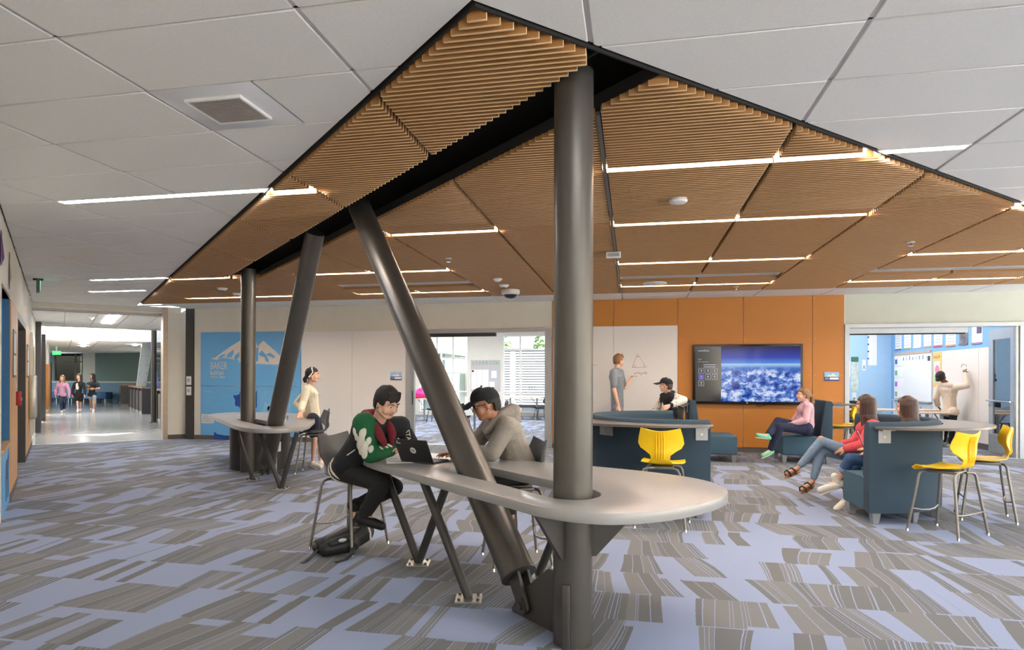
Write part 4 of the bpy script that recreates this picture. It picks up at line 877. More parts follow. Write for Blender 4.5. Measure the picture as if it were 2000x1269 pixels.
class Person:
    def __init__(s, key, label, gaze, sk, base=None, vox=.008, tilt=0.):
        s.J = {k: V(v) for k, v in PJ[key].items()}; J = s.J; s.vox = vox; s.sk = sk
        b = base or (J['pel'].x, J['pel'].y, 0); s.o = b; s.t = thing('person', label, 'person', b)
        s.f = V(gaze).normalized(); s.r = s.f.cross(UP).normalized()
        if tilt: s.r = (s.r*math.cos(tilt) + s.r.cross(s.f)*math.sin(tilt)).normalized()
        s.u = s.r.cross(s.f).normalized()
        fw = (J['shR'] - J['shL']).cross(J['nk'] - J['pel']); s.fw = V((fw.x, fw.y, 0)).normalized() * -1
        if s.fw.dot(V((s.f.x, s.f.y, 0))) < 0: pass
        s.chest = lerp(J['pel'], J['nk'], .72); s.waist = lerp(J['pel'], J['nk'], .34)
    def hp(s, r, f, u): return s.J['hd'] + s.r*r + s.f*f + s.u*u
    def torso(s, mb, off, a=0., hips=True, girl=False):
        J = s.J; k = .92 if girl else 1.
        if hips: mb.cap(J['hipL'], J['hipR'], .088*k + off)
        mb.cap(J['pel'], s.waist, .098*k + off, .098*k + off); mb.cap(s.waist, s.chest, .098*k + off, .108*k + off)
        cl, cr = lerp(s.chest, J['shL'], .45), lerp(s.chest, J['shR'], .45); mb.cap(cl, cr, .098*k + off)
        mb.cap(lerp(s.waist, cl, .2), cl, .08*k + off, .09*k + off); mb.cap(lerp(s.waist, cr, .2), cr, .08*k + off, .09*k + off)
        n = J['nk'] - UP*.02
        for q in ('shL', 'shR'): mb.cap(n, J[q], .05 + off*.9, .05*k + off)
        if girl:
            for c in (cl, cr): mb.ell(c + s.fwd()*.055 - UP*.02, .062 + off)
    def fwd(s):
        d = s.f.copy(); d.z = 0; n = (s.J['shR'] - s.J['shL']); n.z = 0; n.normalize(); d = d - n*d.dot(n)
        return d.normalized() if d.length > .05 else V((-n.y, n.x, 0))
    def arm(s, mb, q, off, upto=1.9, girl=False):
        J = s.J; k = .86 if girl else 1.; a, e, w = J['sh'+q], J['el'+q], J['wr'+q]
        if upto < 1: mb.cap(a, lerp(a, e, upto), .047*k + off, .044*k + off); return
        mb.cap(a, e, .047*k + off, .039*k + off); t = min(1., upto - 1); mb.cap(e, lerp(e, w, t), .039*k + off, (.039 - .012*t)*k + off)
    def leg(s, mb, q, off, upto=1.95, k=1.):
        J = s.J; h, n, a = J['hip'+q], J['kn'+q], J['an'+q]
        if upto < 1: mb.cap(h, lerp(h, n, upto), .078*k + off, (.078-.024*upto)*k + off); return
        mb.cap(h, n, .078*k + off, .053*k + off); t = min(1., upto - 1)
        c = lerp(n, a, min(t, .35)); mb.cap(n, c, .052*k + off, .05*k + off)
        if t > .35: mb.cap(c, lerp(n, a, t), .05*k + off, (.05 - .018*(t-.35)/.65)*k + off)
    def hand(s, mb, q, nrm, curl=.5, side=1, sc=1., grip=0):
        w, e = s.J['wr'+q], s.J['el'+q]; d = (w - e).normalized(); n = V(nrm); n = (n - d*n.dot(d)).normalized(); sd = d.cross(n)*side
        kn = []
        for i in range(4):
            k = w + d*.088*sc + sd*((i-1.5)*.021*sc); kn.append(k); mb.cap(w + sd*((i-1.5)*.010*sc), k, .0135*sc, .0105*sc, 8)
        for i, L in enumerate((.070, .080, .074, .058)):
            p = kn[i]; dd = (d + sd*(i-1.5)*.09).normalized(); ang = 0.
            for j, f_ in enumerate((.46, .30, .24)):
                ang += curl*(.55 if j == 0 else .75); q_ = p + (dd*math.cos(ang) + n*math.sin(ang))*L*f_*sc; mb.cap(p, q_, (.0098-.0008*j)*sc, (.0092-.0008*j)*sc, 8); p = q_
        th = w + d*.028*sc - sd*.022*sc; d1 = (d*.62 - sd*.62 + n*(.35+grip)).normalized(); m_ = th + d1*.042*sc; mb.cap(th, m_, .013*sc, .0105*sc, 8); d2 = (d*.85 - sd*.15 + n*(.3+grip)).normalized(); mb.cap(m_, m_ + d2*.034*sc, .0105*sc, .009*sc, 8)
    def head(s, mb, girl=False):
        P = s.hp; ax = (s.r, s.f, s.u); g_ = .95 if girl else 1.
        mb.ell(P(0,-.012,.028), (.074*g_,.092,.082), ax, 18, 12); mb.ell(P(0,.018,-.03), (.062*g_,.070,.082), ax, 16, 10); mb.ell(P(0,.048,-.085), (.034*g_,.034,.028), ax)
        for q in (-1, 1):
            mb.ell(P(q*.040,.050,-.035), (.026,.030,.032), ax); mb.ell(P(q*.030,.072,.024), (.028,.014,.010), ax)   # cheek, brow
            mb.ell(P(q*.075*g_,-.008,-.008), (.010,.020,.031), ax); mb.cap(P(q*.05,.0,-.06), P(q*.02,.055,-.09), .022, .02)
        mb.cap(P(0,.080,.012), P(0,.100,-.024), .0085, .0125); mb.ell(P(0,.094,-.027), (.017,.012,.009), ax); mb.ell(P(0,.074,-.055), (.024,.014,.016), ax)
        mb.cap(s.J['nk'] - UP*.02, P(0,-.022,-.05), .056*g_, .050*g_)
    def face(s, eyes=True):
        P = s.hp; ax = (s.r, s.f, s.u); o = s.o
        for q in (-1, 1):
            e = MB().ell(P(q*.031,.0745,.006), (.0135,.0075,.0075), ax).build('eye', M_eye, s.t, org=o, smooth=True)
            MB().ell(P(q*.031,.0800,.0055), (.0062,.0040,.0062), ax).build('iris', M_iris, e, org=o, smooth=True)
        for q in (-1, 1):
            MB().tube([P(q*.014,.088,.026), P(q*.030,.087,.033), P(q*.050,.074,.028)], [.003,.0042,.0022], 6).build('eyebrow', s.hairm, s.t, org=o, smooth=True)
        mb = MB(); mb.cap(P(-.017,.081,-.0505), P(.017,.081,-.0505), .0042); mb.cap(P(-.013,.081,-.0585), P(.013,.081,-.0585), .0052); mb.build('lips', M_lip, s.t, org=o, smooth=True)
    def body(s, legs=1.95, girl=False, hands=None):
        mb = MB(); s.torso(mb, -.012, girl=girl); s.head(mb, girl); k = .86 if girl else .95
        for q in 'LR':
            s.arm(mb, q, 0, 2., girl); s.leg(mb, q, -.004 if girl else -.006, 2., k)
            J = s.J; mb.cap(J['an'+q], J['to'+q], .028, .024)
        for q, a in (hands or {}).items(): s.hand(mb, q, **a)
        fuse(mb, 'body', s.vox, s.sk, s.t, s.o, it=3, fac=.45)
    def garment(s, nm, m, fn, it=5):
        mb = MB(); fn(mb); return fuse(mb, nm, max(s.vox, .009), m, s.t, s.o, it=it)
    def shoes(s, m, sole=None, k=1., hi=0):
        for q in 'LR':
            a, b = s.J['an'+q], s.J['to'+q]; d = (b - a).normalized(); dn = d.cross(d.cross(UP)).normalized(); dn = dn if dn.dot(s.J['an'+q]-s.J['kn'+q]) > 0 else -dn
            mb = MB(); h = a + dn*.035 - d*.03; tt = b + d*.03 + dn*.004; mb.cap(h, lerp(h, tt, .5), .047*k, .044*k); mb.cap(lerp(h, tt, .5), tt, .044*k, .036*k); mb.cap(a - dn*(.07 if hi else .005), a + dn*.03, .043*k, .047*k)
            sh = fuse(mb, 'shoe', .008, m, s.t, s.o, it=3)
            if sole is not None:
                sm_ = MB(); ax = (d, d.cross(dn), dn); sm_.ell(lerp(h, tt, .5) + dn*.034, ((tt-h).length/2 + .045, .043*k, .011), ax); sm_.build('sole', sole, sh, org=s.o, smooth=True)
    def hair(s, m, style='short', length=.35, vox=.007, spread=1.):
        """locks of hair laid over the skull from the crown"""
        s.hairm = m; mb = MB(); P = s.hp; ax = (s.r, s.f, s.u); rnd = random.Random(len(style) + 5)
        mb.ell(P(0,-.024,.038), (.080,.090,.084) if style != 'crop' else (.076,.084,.074), ax, 18, 12)
        N = 26
        for k in range(N):
            a = 2*PI*(k + .5)/N - PI      # 0 = front
            fr = math.cos(a)              # 1 front, -1 back
            if style == 'crop': end = .05 if fr > .1 else (.005 if fr > -.3 else -.06)
            elif style == 'short': end = .055 if fr > .55 else (.0 if fr > -.2 else -.065)
            elif style == 'tied': end = .062 if fr > .45 else (.0 if fr > -.2 else -.05)
            else: end = .062 if fr > .62 else (-.05 if fr > .25 else -.13)
            pts = []; rad = []; top = .06 if style == 'crop' else .118
            for j in range(6):
                u = top + (end - top)*(j/5.)**1.1; uu = max(-1, min(1, (u - .03)/.088)); rr_ = math.sqrt(max(0.02, 1 - uu*uu)) if u > .03 else 1.
                rr_ *= (1. if u > -.02 else 1. - .35*min(1, (-.02-u)/.12)) if style in ('short','tied','crop') else 1.
                pts.append(P(math.sin(a)*.079*rr_, -.018 + math.cos(a)*(.096 if fr < 0 else .101)*rr_, u + rnd.uniform(-.002,.002))); rad.append((.014 - .004*(j/5.)) if style != 'crop' else .009)
            for p, q, r0, r1 in zip(pts[:-1], pts[1:], rad[:-1], rad[1:]): mb.cap(p, q, r0, r1, 7)
            if style == 'long' and fr < .55:
                p = pts[-1]; side = math.sin(a)
                L_ = length*(1 - .25*max(0, fr + .2)) * rnd.uniform(.92, 1.05); prev = p
                for j in range(1, 6):
                    t_ = j/5.; w = math.sin(t_*PI*2.2 + k)*.006
                    q = p - UP*(L_*t_) - s.f*(.015 if fr < 0 else -.01)*math.sin(t_*PI) + s.r*(side*.035*spread*t_ + w) - V((s.f.x, s.f.y, 0))*.03*min(1, t_*2)
                    mb.cap(prev, q, .016 - .004*t_, .015 - .005*t_, 7); prev = q
        if style == 'short':
            for k in range(7):
                x = -.055 + k*.018; mb.cap(P(x*.8,.048,.102), P(x + .008,.086 - abs(x)*.35,.054 - .010*((k*7) % 3)), .014, .006, 7)
        h = fuse(mb, 'hair', vox, m, s.t, s.o, it=2); return h
    def ponytail(s, m, base, pts, r=.028, band=None):
        mb = MB(); prev = s.hp(*base)
        for k, (p, q) in enumerate(zip(pts[:-1], pts[1:])):
            for j in range(5):
                o_ = s.r*(math.cos(j*1.26)*.012) + s.f*(math.sin(j*1.26)*.012); mb.cap(s.hp(*p) + o_, s.hp(*q) + o_, r*.6, r*.5*(1 - .5*k/len(pts)), 8)
        fuse(mb, 'ponytail', .008, m, s.t, s.o, it=2)
        if band: MB().ell(s.hp(*pts[0]), (.022,.022,.022)).build('hair_tie', band, s.t, org=s.o, smooth=True)
    def cap_hat(s, m):
        mb = MB(); P = s.hp; ax = (s.r, s.f, s.u); rows = []
        for i in range(9):
            t_ = PI/2*i/8; rows.append([tuple(P(math.sin(2*PI*k/24)*.096*math.cos(t_)**.7 if t_ < PI/2-.01 else 0, -.010 + math.cos(2*PI*k/24)*.114*(math.cos(t_)**.7 if t_ < PI/2-.01 else 0), (.042 - .012*(math.cos(2*PI*k/24) < 0)) + .098*math.sin(t_))) for k in range(24)])
        h = MB().grid(rows, True).build('cap', m, s.t, org=s.o, smooth=True, solid=.004)
        b = MB(); rows = []
        for i in range(5):
            w = i/4; rows.append([tuple(P(x*.086*(1-.12*w*w), .074 + (.038*(1-(x*1.)**2)) + .105*w*(1 - .35*x*x), .054 - .030*w - .018*x*x)) for x in [q/5 for q in range(-5, 6)]])
        b.grid(rows).build('cap_brim', m, s.t, org=s.o, smooth=True, solid=.004)
        MB().ell(P(0,-.010,.142), .008).build('cap_button', m, s.t, org=s.o, smooth=True)
        return h
def dirv(r, a, z=0.): return R_*r + A_*a + V((0,0,z))
# ---- boy with laptop
p = Person('boy', 'seated person in black jacket with green sleeves and maroon hood, leaning to a laptop', dirv(.80,-.62,-.55), SK_L, vox=.006, tilt=-.05)
p.hair(M_hblk, 'short'); p.body(hands={'R': dict(nrm=dirv(0,.3,-1), curl=.35, side=1), 'L': dict(nrm=dirv(0,.3,-1), curl=.35, side=-1)}); p.face()
J = p.J; M_jk = cloth('jacket_black', (30, 32, 36)); M_gr = cloth('sleeve_green', (22, 92, 54)); M_mar = cloth('hood_maroon', (112, 28, 38)); M_cream = cloth('patch_cream', (216, 210, 196)); M_must = cloth('hood_mustard', (226, 164, 34)); M_pblk = cloth('trousers_black', (34, 33, 34))
p.garment('jacket', M_jk, lambda mb: (p.torso(mb, .030, hips=False), mb.cap(J['pel'] + (J['hipL']-J['hipR'])*.25, J['pel'] - (J['hipL']-J['hipR'])*.25, .122), mb.cap(J['shL'], lerp(J['shL'], J['elL'], .99), .066, .060), mb.cap(J['elL'], lerp(J['elL'], J['wrL'], .8), .058, .046)))
p.garment('green_sleeve', M_gr, lambda mb: (p.arm(mb, 'R', .032, 1.72), mb.cap(lerp(J['shR'], J['elR'], -.05), lerp(J['shR'], J['elR'], .45), .092, .080)))
def patches():
    a, e, w = J['shR'], J['elR'], J['wrR']; out = (dirv(-.3,-1,.2)).normalized(); mb = MB()
    for i, (t_, d_, s_) in enumerate([(.12,.5,.030),(.2,-.1,.034),(.3,.45,.026),(.42,.1,.040),(.5,-.35,.024),(.58,.4,.034),(.7,0.,.040),(.8,.4,.026),(.78,-.4,.022),(.9,.1,.03)]):
        c = lerp(a, e, t_); ax = (e - a).normalized(); s2 = ax.cross(out).normalized(); n = (out - ax*out.dot(ax)).normalized(); n = (n*math.cos(d_*1.6) + s2*math.sin(d_*1.6)); tg = ax.cross(n)
        mb.ell(c + n*(.082 - .014*t_), (s_*1.4, s_*.55 + .009, .014), ((ax + tg*.5).normalized(), (tg - ax*.5).normalized(), n))
    for i, (t_, d_) in enumerate([(.2,.2),(.4,-.2),(.55,.3)]):
        c = lerp(e, w, t_); ax = (w - e).normalized(); n = (out - ax*out.dot(ax)).normalized(); tg = ax.cross(n); mb.ell(c + n*.062, (.03,.012,.008), ((ax + tg).normalized(), (tg-ax).normalized(), n))
    mb.build('sleeve_patch', M_cream, p.t, org=p.o, smooth=True)['kind'] = 'stuff'
patches()
for t_, m in ((1.72, M_cream), (1.80, M_jk), (1.86, M_cream)):
    a = lerp(J['elR'], J['wrR'], t_ - 1); d = (J['wrR'] - J['elR']).normalized(); MB().cyl(a - d*.010, a + d*.010, .052, seg=18).build('cuff_band', m, p.t, org=p.o, smooth=True)
for k, (z, m) in enumerate(((0, M_cream), (.022, M_jk), (.040, M_cream))):
    d = (p.waist - J['pel']).normalized(); c = J['pel'] - d*(.085 - z); hx = (J['hipL']-J['hipR']); hx = (hx - d*hx.dot(d)).normalized()
    MB().ell(c, (.168,.134,.010), (hx, d.cross(hx), d), 24, 8).build('waist_band', m, p.t, org=p.o, smooth=True)
fwb = p.fwd()
H1, H2 = J['nk'] + p.r*.085 + UP*.065, J['nk'] - p.r*.085 + UP*.065
G1, G2 = J['nk'] + p.r*.06 + fwb*.13 - UP*.07, J['nk'] - p.r*.06 + fwb*.13 - UP*.07; Bk = J['nk'] - fwb*.085 + UP*.07
p.garment('hood', M_mar, lambda mb: (mb.cap(H1, Bk + p.r*.05, .036, .045), mb.cap(H2, Bk - p.r*.05, .036, .045), mb.cap(Bk + p.r*.05, Bk - p.r*.05, .048), mb.cap(H1, G1, .038, .036), mb.cap(H2, G2, .038, .036), mb.cap(G1, G1 - p.r*.02 + fwb*.03 - UP*.06, .034, .026), mb.cap(G2, G2 + p.r*.02 + fwb*.03 - UP*.06, .034, .026)))
p.garment('hood_lining', M_must, lambda mb: (mb.cap(Bk + p.r*.075 - UP*.03 - fwb*.012, Bk + p.r*.02 - UP*.03 - fwb*.02, .046)))
p.garment('trousers', M_pblk, lambda mb: (mb.cap(J['hipL'], J['hipR'], .105), p.leg(mb, 'L', .020, 1.93), p.leg(mb, 'R', .020, 1.93)))
p.shoes(pm('shoe_black', (26, 26, 27), .5, var=.15), hi=1)
pk = lerp(J['pel'], J['shR'], .30); dpk = (J['shR'] - J['pel']).normalized()
nn = dirv(-.25,-1,0).normalized(); MB().cap(pk + nn*.135 - dpk*.01 + R_*.01, pk + nn*.13 + dpk*.07 + R_*.05, .005).build('pocket_piping', M_cream, p.t, org=p.o)
def letters(P_, s, at, n, up, size, m, nm):
    n = V(n).normalized(); up = V(up); up = (up - n*up.dot(n)).normalized(); x = up.cross(n); q = at - V(P_.o)
    Mx = Matrix(((x.x, up.x, n.x, q.x), (x.y, up.y, n.y, q.y), (x.z, up.z, n.z, q.z), (0,0,0,1))); text(nm, s, size, Mx, m, P_.t, depth=.002)
letters(p, 'STAR', lerp(J['shL'], J['elL'], .15) + dirv(.35,-.9).normalized()*.072, dirv(.35,-.9), lerp(J['elL'], J['shL'], 0) - lerp(J['shL'], J['elL'], 0) + R_*-.0 + UP*0 if False else (R_*1. + UP*.15), .05, M_cream, 'sleeve_letters')
# ---- man in hoodie
p = Person('man', 'seated person in grey hoodie, black cap and glasses at the near counter', dirv(-.95,-.12,-.28), SK_T, vox=.006); J = p.J
p.hair(M_hblk, 'crop'); p.body(hands={'L': dict(nrm=dirv(0,0,-1), curl=.22, side=-1), 'R': dict(nrm=dirv(0,0,-1), curl=.3, side=1)}); p.face()
M_hood = cloth('hoodie_grey', (142, 134, 126), var=.14, scale=90)
p.garment('hoodie', M_hood, lambda mb: (p.torso(mb, .028), p.arm(mb, 'L', .026, 1.92), p.arm(mb, 'R', .026, 1.92)))
fwb = p.fwd()
Bk = J['nk'] - fwb*.105 + UP*.075; H1, H2 = J['nk'] + p.r*.085 + UP*.05, J['nk'] - p.r*.085 + UP*.05; G1, G2 = J['nk'] + p.r*.05 + fwb*.12 - UP*.07, J['nk'] - p.r*.05 + fwb*.12 - UP*.07
p.garment('hood', M_hood, lambda mb: (mb.cap(Bk + p.r*.05, Bk - p.r*.05, .062), mb.cap(Bk + p.r*.05 - UP*.06, Bk - p.r*.05 - UP*.06, .062), mb.cap(Bk + p.r*.05, H1, .058, .040), mb.cap(Bk - p.r*.05, H2, .058, .040), mb.cap(H1, G1, .040, .034), mb.cap(H2, G2, .040, .034)))
p.garment('tee_shirt', cloth('tee_black', (28, 28, 30)), lambda mb: mb.cap(J['nk'] + fwb*.062 - UP*.05, p.chest + fwb*.118, .035, .03))
p.garment('trousers', M_pblk, lambda mb: (mb.cap(J['hipL'], J['hipR'], .105), p.leg(mb, 'L', .020, 1.93), p.leg(mb, 'R', .020, 1.93)))
p.shoes(pm('shoe_black', (26, 26, 27)), pm('sole_studded', (196, 180, 150), .6)); p.cap_hat(cloth('cap_black', (26, 27, 30)))
gl = MB()
for q in (-1, 1):
    k = 14; gl.tube([p.hp(q*.034 + .021*math.cos(2*PI*i/k), .090, .004 + .018*math.sin(2*PI*i/k)) for i in range(k+1)], .0028, 6); gl.tube([p.hp(q*.056,.086,.008), p.hp(q*.076,.05,.010), p.hp(q*.080,-.01,.006)], .0025, 6)
gl.tube([p.hp(-.013,.092,.008), p.hp(.013,.092,.008)], .0025, 6); gl.build('glasses', M_black, p.t, org=p.o, smooth=True)
MB().ell(p.hp(-.086,-.002,-.038), .006).build('earring', M_chrome, p.t, org=p.o); MB().ell(p.hp(.086,-.002,-.038), .006).build('earring', M_chrome, p.t, org=p.o)
# ---- girl in cream jacket
p = Person('girlC', 'standing person in cream denim jacket and dark shorts by the far counter', dirv(1,.05,-.02), SK_L, vox=.008); J = p.J
p.hair(M_hblk, 'tied'); p.body(girl=True, hands={'R': dict(nrm=dirv(0,-.2,-1), curl=.1, side=1), 'L': dict(nrm=dirv(0,0,-1), curl=.2, side=-1)}); p.face()
p.ponytail(M_hblk, (0,-.1,0), [(0,-.10,-.03),(0,-.125,-.07),(0,-.115,-.11)], .04)
M_crm = cloth('denim_cream', (224, 214, 192))
p.garment('jacket', M_crm, lambda mb: (p.torso(mb, .020, hips=False, girl=True), p.arm(mb, 'L', .020, 1.9), p.arm(mb, 'R', .020, 1.9), mb.cap(J['nk'] + p.r*.05, J['nk'] - p.r*.05, .05)))
p.garment('dress', cloth('dress_navy', (30, 32, 52)), lambda mb: (mb.cap(J['hipL'], J['hipR'], .105), p.leg(mb, 'L', .030, .62), p.leg(mb, 'R', .030, .62), mb.cap(J['pel'], p.waist, .108)))
p.shoes(pm('shoe_cream', (222, 216, 208), .6), M_white)
hb = [p.hp(.088*math.cos(a), -.012 - .03*abs(math.sin(a)) + .03, .045 + .078*math.sin(a)) for a in [PI*k/14 for k in range(15)]]; hb = [p.hp(.088,-.045,-.04)] + hb + [p.hp(-.088,-.045,-.04)]
MB().tube(hb, .010, 8).build('headband', M_white, p.t, org=p.o, smooth=True)
for q in (-1, 1):
    c = lerp(p.chest, J['shR'], .35) + R_*.115 + A_*q*.055 - UP*.01
    MB().ell(c, (.012,.034,.026)).build('pocket_flap', M_crm, p.t, org=p.o, smooth=True)
# ---- three girls in the corridor
def walker(key, label, gaze, sk, hm, top, bottom, tm, bm_, short=False, skirt=False, sleeve=1.95):
    p = Person(key, label, gaze, sk, vox=.010); J = p.J; p.hair(hm, 'long', .34, vox=.010)
    p.body(girl=True, hands={'L': dict(nrm=R_*-1, curl=.3, side=1), 'R': dict(nrm=R_, curl=.3, side=1)}); p.face()
    p.garment(top, tm, lambda mb: (p.torso(mb, .024, girl=True), p.arm(mb, 'L', .022, sleeve), p.arm(mb, 'R', .022, sleeve)))
    if skirt: p.garment(bottom, bm_, lambda mb: (mb.cap(J['hipL'], J['hipR'], .115), p.leg(mb, 'L', .03, .62), p.leg(mb, 'R', .03, .62), mb.cap(lerp(J['hipL'], J['knL'], .4), lerp(J['hipR'], J['knR'], .4), .10)))
    else: p.garment(bottom, bm_, lambda mb: (mb.cap(J['hipL'], J['hipR'], .10), p.leg(mb, 'L', .012, .5 if short else 1.92), p.leg(mb, 'R', .012, .5 if short else 1.92)))
    p.shoes(pm('shoe_white', (232, 228, 222), .6)); return p
walker('girlD', 'person in pink sweater and ripped jeans walking on the left of three in the corridor', dirv(.1,-1,0), SK_L, M_hgold, 'sweater', 'jeans', cloth('sweater_pink', (206, 150, 178)), cloth('jeans_navy', (42, 52, 76)))
q = walker('girlE', 'person in black cardigan and skirt walking in the middle of three in the corridor', dirv(0,-1,0), SK_L, M_hbrn, 'cardigan', 'skirt', M_jk, cloth('skirt_black', (22, 21, 24)), skirt=True)
q.garment('tank_top', M_cream, lambda mb: mb.cap(lerp(q.chest, q.J['nk'], .05) + dirv(0,-.075), q.waist + dirv(0,-.055), .075))
q = walker('girlF', 'person in black tee and grey shorts walking on the right of three in the corridor', dirv(-.6,-.8,0), SK_M, M_hblk, 'tee_shirt', 'shorts', cloth('tee_dark', (36, 38, 42)), cloth('shorts_grey', (160, 168, 178)), short=True, sleeve=.62)
q.garment('tee_print', cloth('print_pale', (150, 140, 100), var=.5, scale=60), lambda mb: mb.ell(lerp(q.waist, q.chest, .7) + dirv(-.1,-.105), (.085,.04,.08)))
# ---- boy writing on the whiteboard
p = Person('boyG', 'standing person in grey short sleeved shirt writing on the whiteboard', dirv(.93,.35,.02), SK_L, vox=.008); J = p.J
p.hair(M_hsand, 'short'); p.body(hands={'R': dict(nrm=dirv(-.6,.6,0), curl=.35, side=1), 'L': dict(nrm=dirv(.2,.2,-.9), curl=.8, side=-1, grip=.6)}); p.face()
M_shirt = cloth('shirt_grey', (126, 132, 140)); p.garment('shirt', M_shirt, lambda mb: (p.torso(mb, .024), p.arm(mb, 'L', .024, .75), p.arm(mb, 'R', .024, .75)))
p.garment('collar', M_shirt, lambda mb: (mb.cap(J['nk'] + p.r*.05 + UP*.01, J['nk'] - p.r*.05 + UP*.01, .046)))
for k in range(6):
    c = lerp(J['nk'], J['pel'], .1 + .16*k) + p.fwd()*(.075 + .055*min(1, k*.6)); MB().ell(c, .006).build('button', M_white, p.t, org=p.o)
p.garment('trousers', cloth('trousers_brown', (98, 72, 44)), lambda mb: (mb.cap(J['hipL'], J['hipR'], .105), p.leg(mb, 'L', .014, 1.95), p.leg(mb, 'R', .014, 1.95))); p.shoes(pm('shoe_black', (26, 26, 27)))
d = (J['wrL'] - J['elL']).normalized(); h_ = J['wrL'] + d*.10
t = thing('marker', 'thin whiteboard marker in the hand of the person in grey shirt', 'pen', tuple(h_)); MB().cyl((-.06,-.02,.02), (.06,.06,-.01), .009, seg=8).build('barrel', M_white, t); MB().cyl((.06,.06,-.01), (.078,.072,-.014), .007, seg=8).build('tip', M_red, t)
# ---- boy in cap by the whiteboard
p = Person('boyH', 'person in black cap and black hoodie with white patterned sleeves, elbow on a shelf', dirv(-.9,.38,.05), SK_L, vox=.008); J = p.J
p.hair(M_hbrn, 'crop'); p.body(hands={'L': dict(nrm=dirv(-.5,.5,0), curl=.5, side=-1), 'R': dict(nrm=dirv(0,0,-1), curl=.3, side=1)}); p.face(); p.cap_hat(cloth('cap_black', (26, 27, 30)))
p.garment('hoodie', M_jk, lambda mb: (p.torso(mb, .026), mb.cap(J['nk'] - p.fwd()*.07 + UP*.02 + p.r*.05, J['nk'] - p.fwd()*.07 + UP*.02 - p.r*.05, .052)))
M_pat = cloth('sleeve_patterned', (214, 208, 200)); 
for q in 'LR': p.garment('patterned_sleeve', M_pat, lambda mb: p.arm(mb, q, .026, 1.78))
sc = MB(); rnd = random.Random(3)
for q in 'LR':
    for seg_ in (('sh','el'),('el','wr')):
        a, b = J[seg_[0]+q], J[seg_[1]+q]; ax = (b-a).normalized()
        for k in range(11):
            n = ax.orthogonal().normalized(); n.rotate(Matrix.Rotation(rnd.uniform(0, 6.28), 3, ax)); tg = ax.cross(n); c = lerp(a, b, .12 + .065*k*1.05); r_ = .069 - .010*(.12+.07*k) - (.008 if seg_[0] == 'el' else 0)
            sc.tube([c + n*r_ + ax*rnd.uniform(-.02,.02) + tg*.0, c + n*(r_+.001) + tg*.018 + ax*.012, c + n*(r_-.003) + tg*.03 - ax*.012], .004, 5)
sc.build('sleeve_scribble', M_black, p.t, org=p.o)
for q in 'LR': p.garment('cuff', M_jk, lambda mb: mb.cap(lerp(J['el'+q], J['wr'+q], .80), lerp(J['el'+q], J['wr'+q], .95), .046, .040))
p.garment('tee_shirt', M_cream, lambda mb: mb.cap(J['nk'] + p.fwd()*.07 - UP*.06, p.waist + p.fwd()*.115, .04, .05))
p.garment('trousers', M_pblk, lambda mb: (mb.cap(J['hipL'], J['hipR'], .105), p.leg(mb, 'L', .020, 1.93), p.leg(mb, 'R', .020, 1.93))); p.shoes(pm('shoe_black', (26, 26, 27)))
# ---- woman in pale pink
p = Person('womanI', 'seated person in pale pink top and navy trousers with mint green shoes', dirv(-1,.12,.03), SK_L, vox=.008); J = p.J
p.hair(M_hgold, 'tied'); p.body(girl=True, hands={'L': dict(nrm=dirv(.3,.6,-.4), curl=.6, side=-1), 'R': dict(nrm=dirv(.3,-.6,-.4), curl=.6, side=1)}); p.face()
p.ponytail(M_hgold, (0,-.1,0), [(0,-.11,.0),(0,-.15,-.03),(.0,-.16,-.11),(0,-.14,-.20)], .05, cloth('tie_red', (150, 40, 50)))
M_pk = cloth('top_pale_pink', (206, 166, 176)); p.garment('top', M_pk, lambda mb: (p.torso(mb, .024, girl=True), p.arm(mb, 'L', .022, 1.95, True), p.arm(mb, 'R', .022, 1.95, True), mb.cap(J['nk'] - UP*.01, p.hp(0,-.02,-.085), .062, .058), mb.ell(lerp(J['pel'], p.waist, .6) + p.fwd()*.06, .12)))
M_nv = cloth('trousers_navy', (30, 36, 62)); p.garment('trousers', M_nv, lambda mb: (mb.cap(J['hipL'], J['hipR'], .115), p.leg(mb, 'L', .022, 1.90), p.leg(mb, 'R', .022, 1.90)))
p.shoes(pm('shoe_mint', (112, 186, 152), .7, var=.12, scale=80), M_cream, .85); gl = MB().ell(p.hp(.03,.088,.006), (.02,.02,.014)); 
# ---- girl in red sweater
p = Person('girlJ', 'seated person in coral red sweater and ripped pale jeans with long brown hair', dirv(-.72,.70,0), SK_M, vox=.008); J = p.J
p.hair(M_hbrn, 'long', .40, spread=.8); p.body(girl=True, hands={'L': dict(nrm=dirv(.2,.5,-.6), curl=.5, side=-1), 'R': dict(nrm=dirv(.2,-.5,-.6), curl=.5, side=1)}); p.face()
M_cor = cloth('sweater_coral', (214, 84, 92)); p.garment('sweater', M_cor, lambda mb: (p.torso(mb, .026, girl=True), p.arm(mb, 'L', .028, 1.95), p.arm(mb, 'R', .028, 1.95)))
M_jn = cloth('jeans_pale', (128, 148, 170), var=.12); p.garment('jeans', M_jn, lambda mb: (mb.cap(J['hipL'], J['hipR'], .102), p.leg(mb, 'L', .008, 1.84, .95), p.leg(mb, 'R', .008, 1.84, .95)))
for q in 'LR':
    kn_ = J['kn'+q]; n = (kn_ - lerp(J['hip'+q], J['an'+q], .5)).normalized(); n = (n + UP*.5 + A_*-.25).normalized()
    MB().ell(kn_ + n*.042, (.034,.034,.024)).build('knee_rip', SK_M, p.t, org=p.o, smooth=True)
M_sand = pm('sandal_sole', (140, 92, 56), .6); M_strap = pm('sandal_strap', (52, 48, 44), .6)
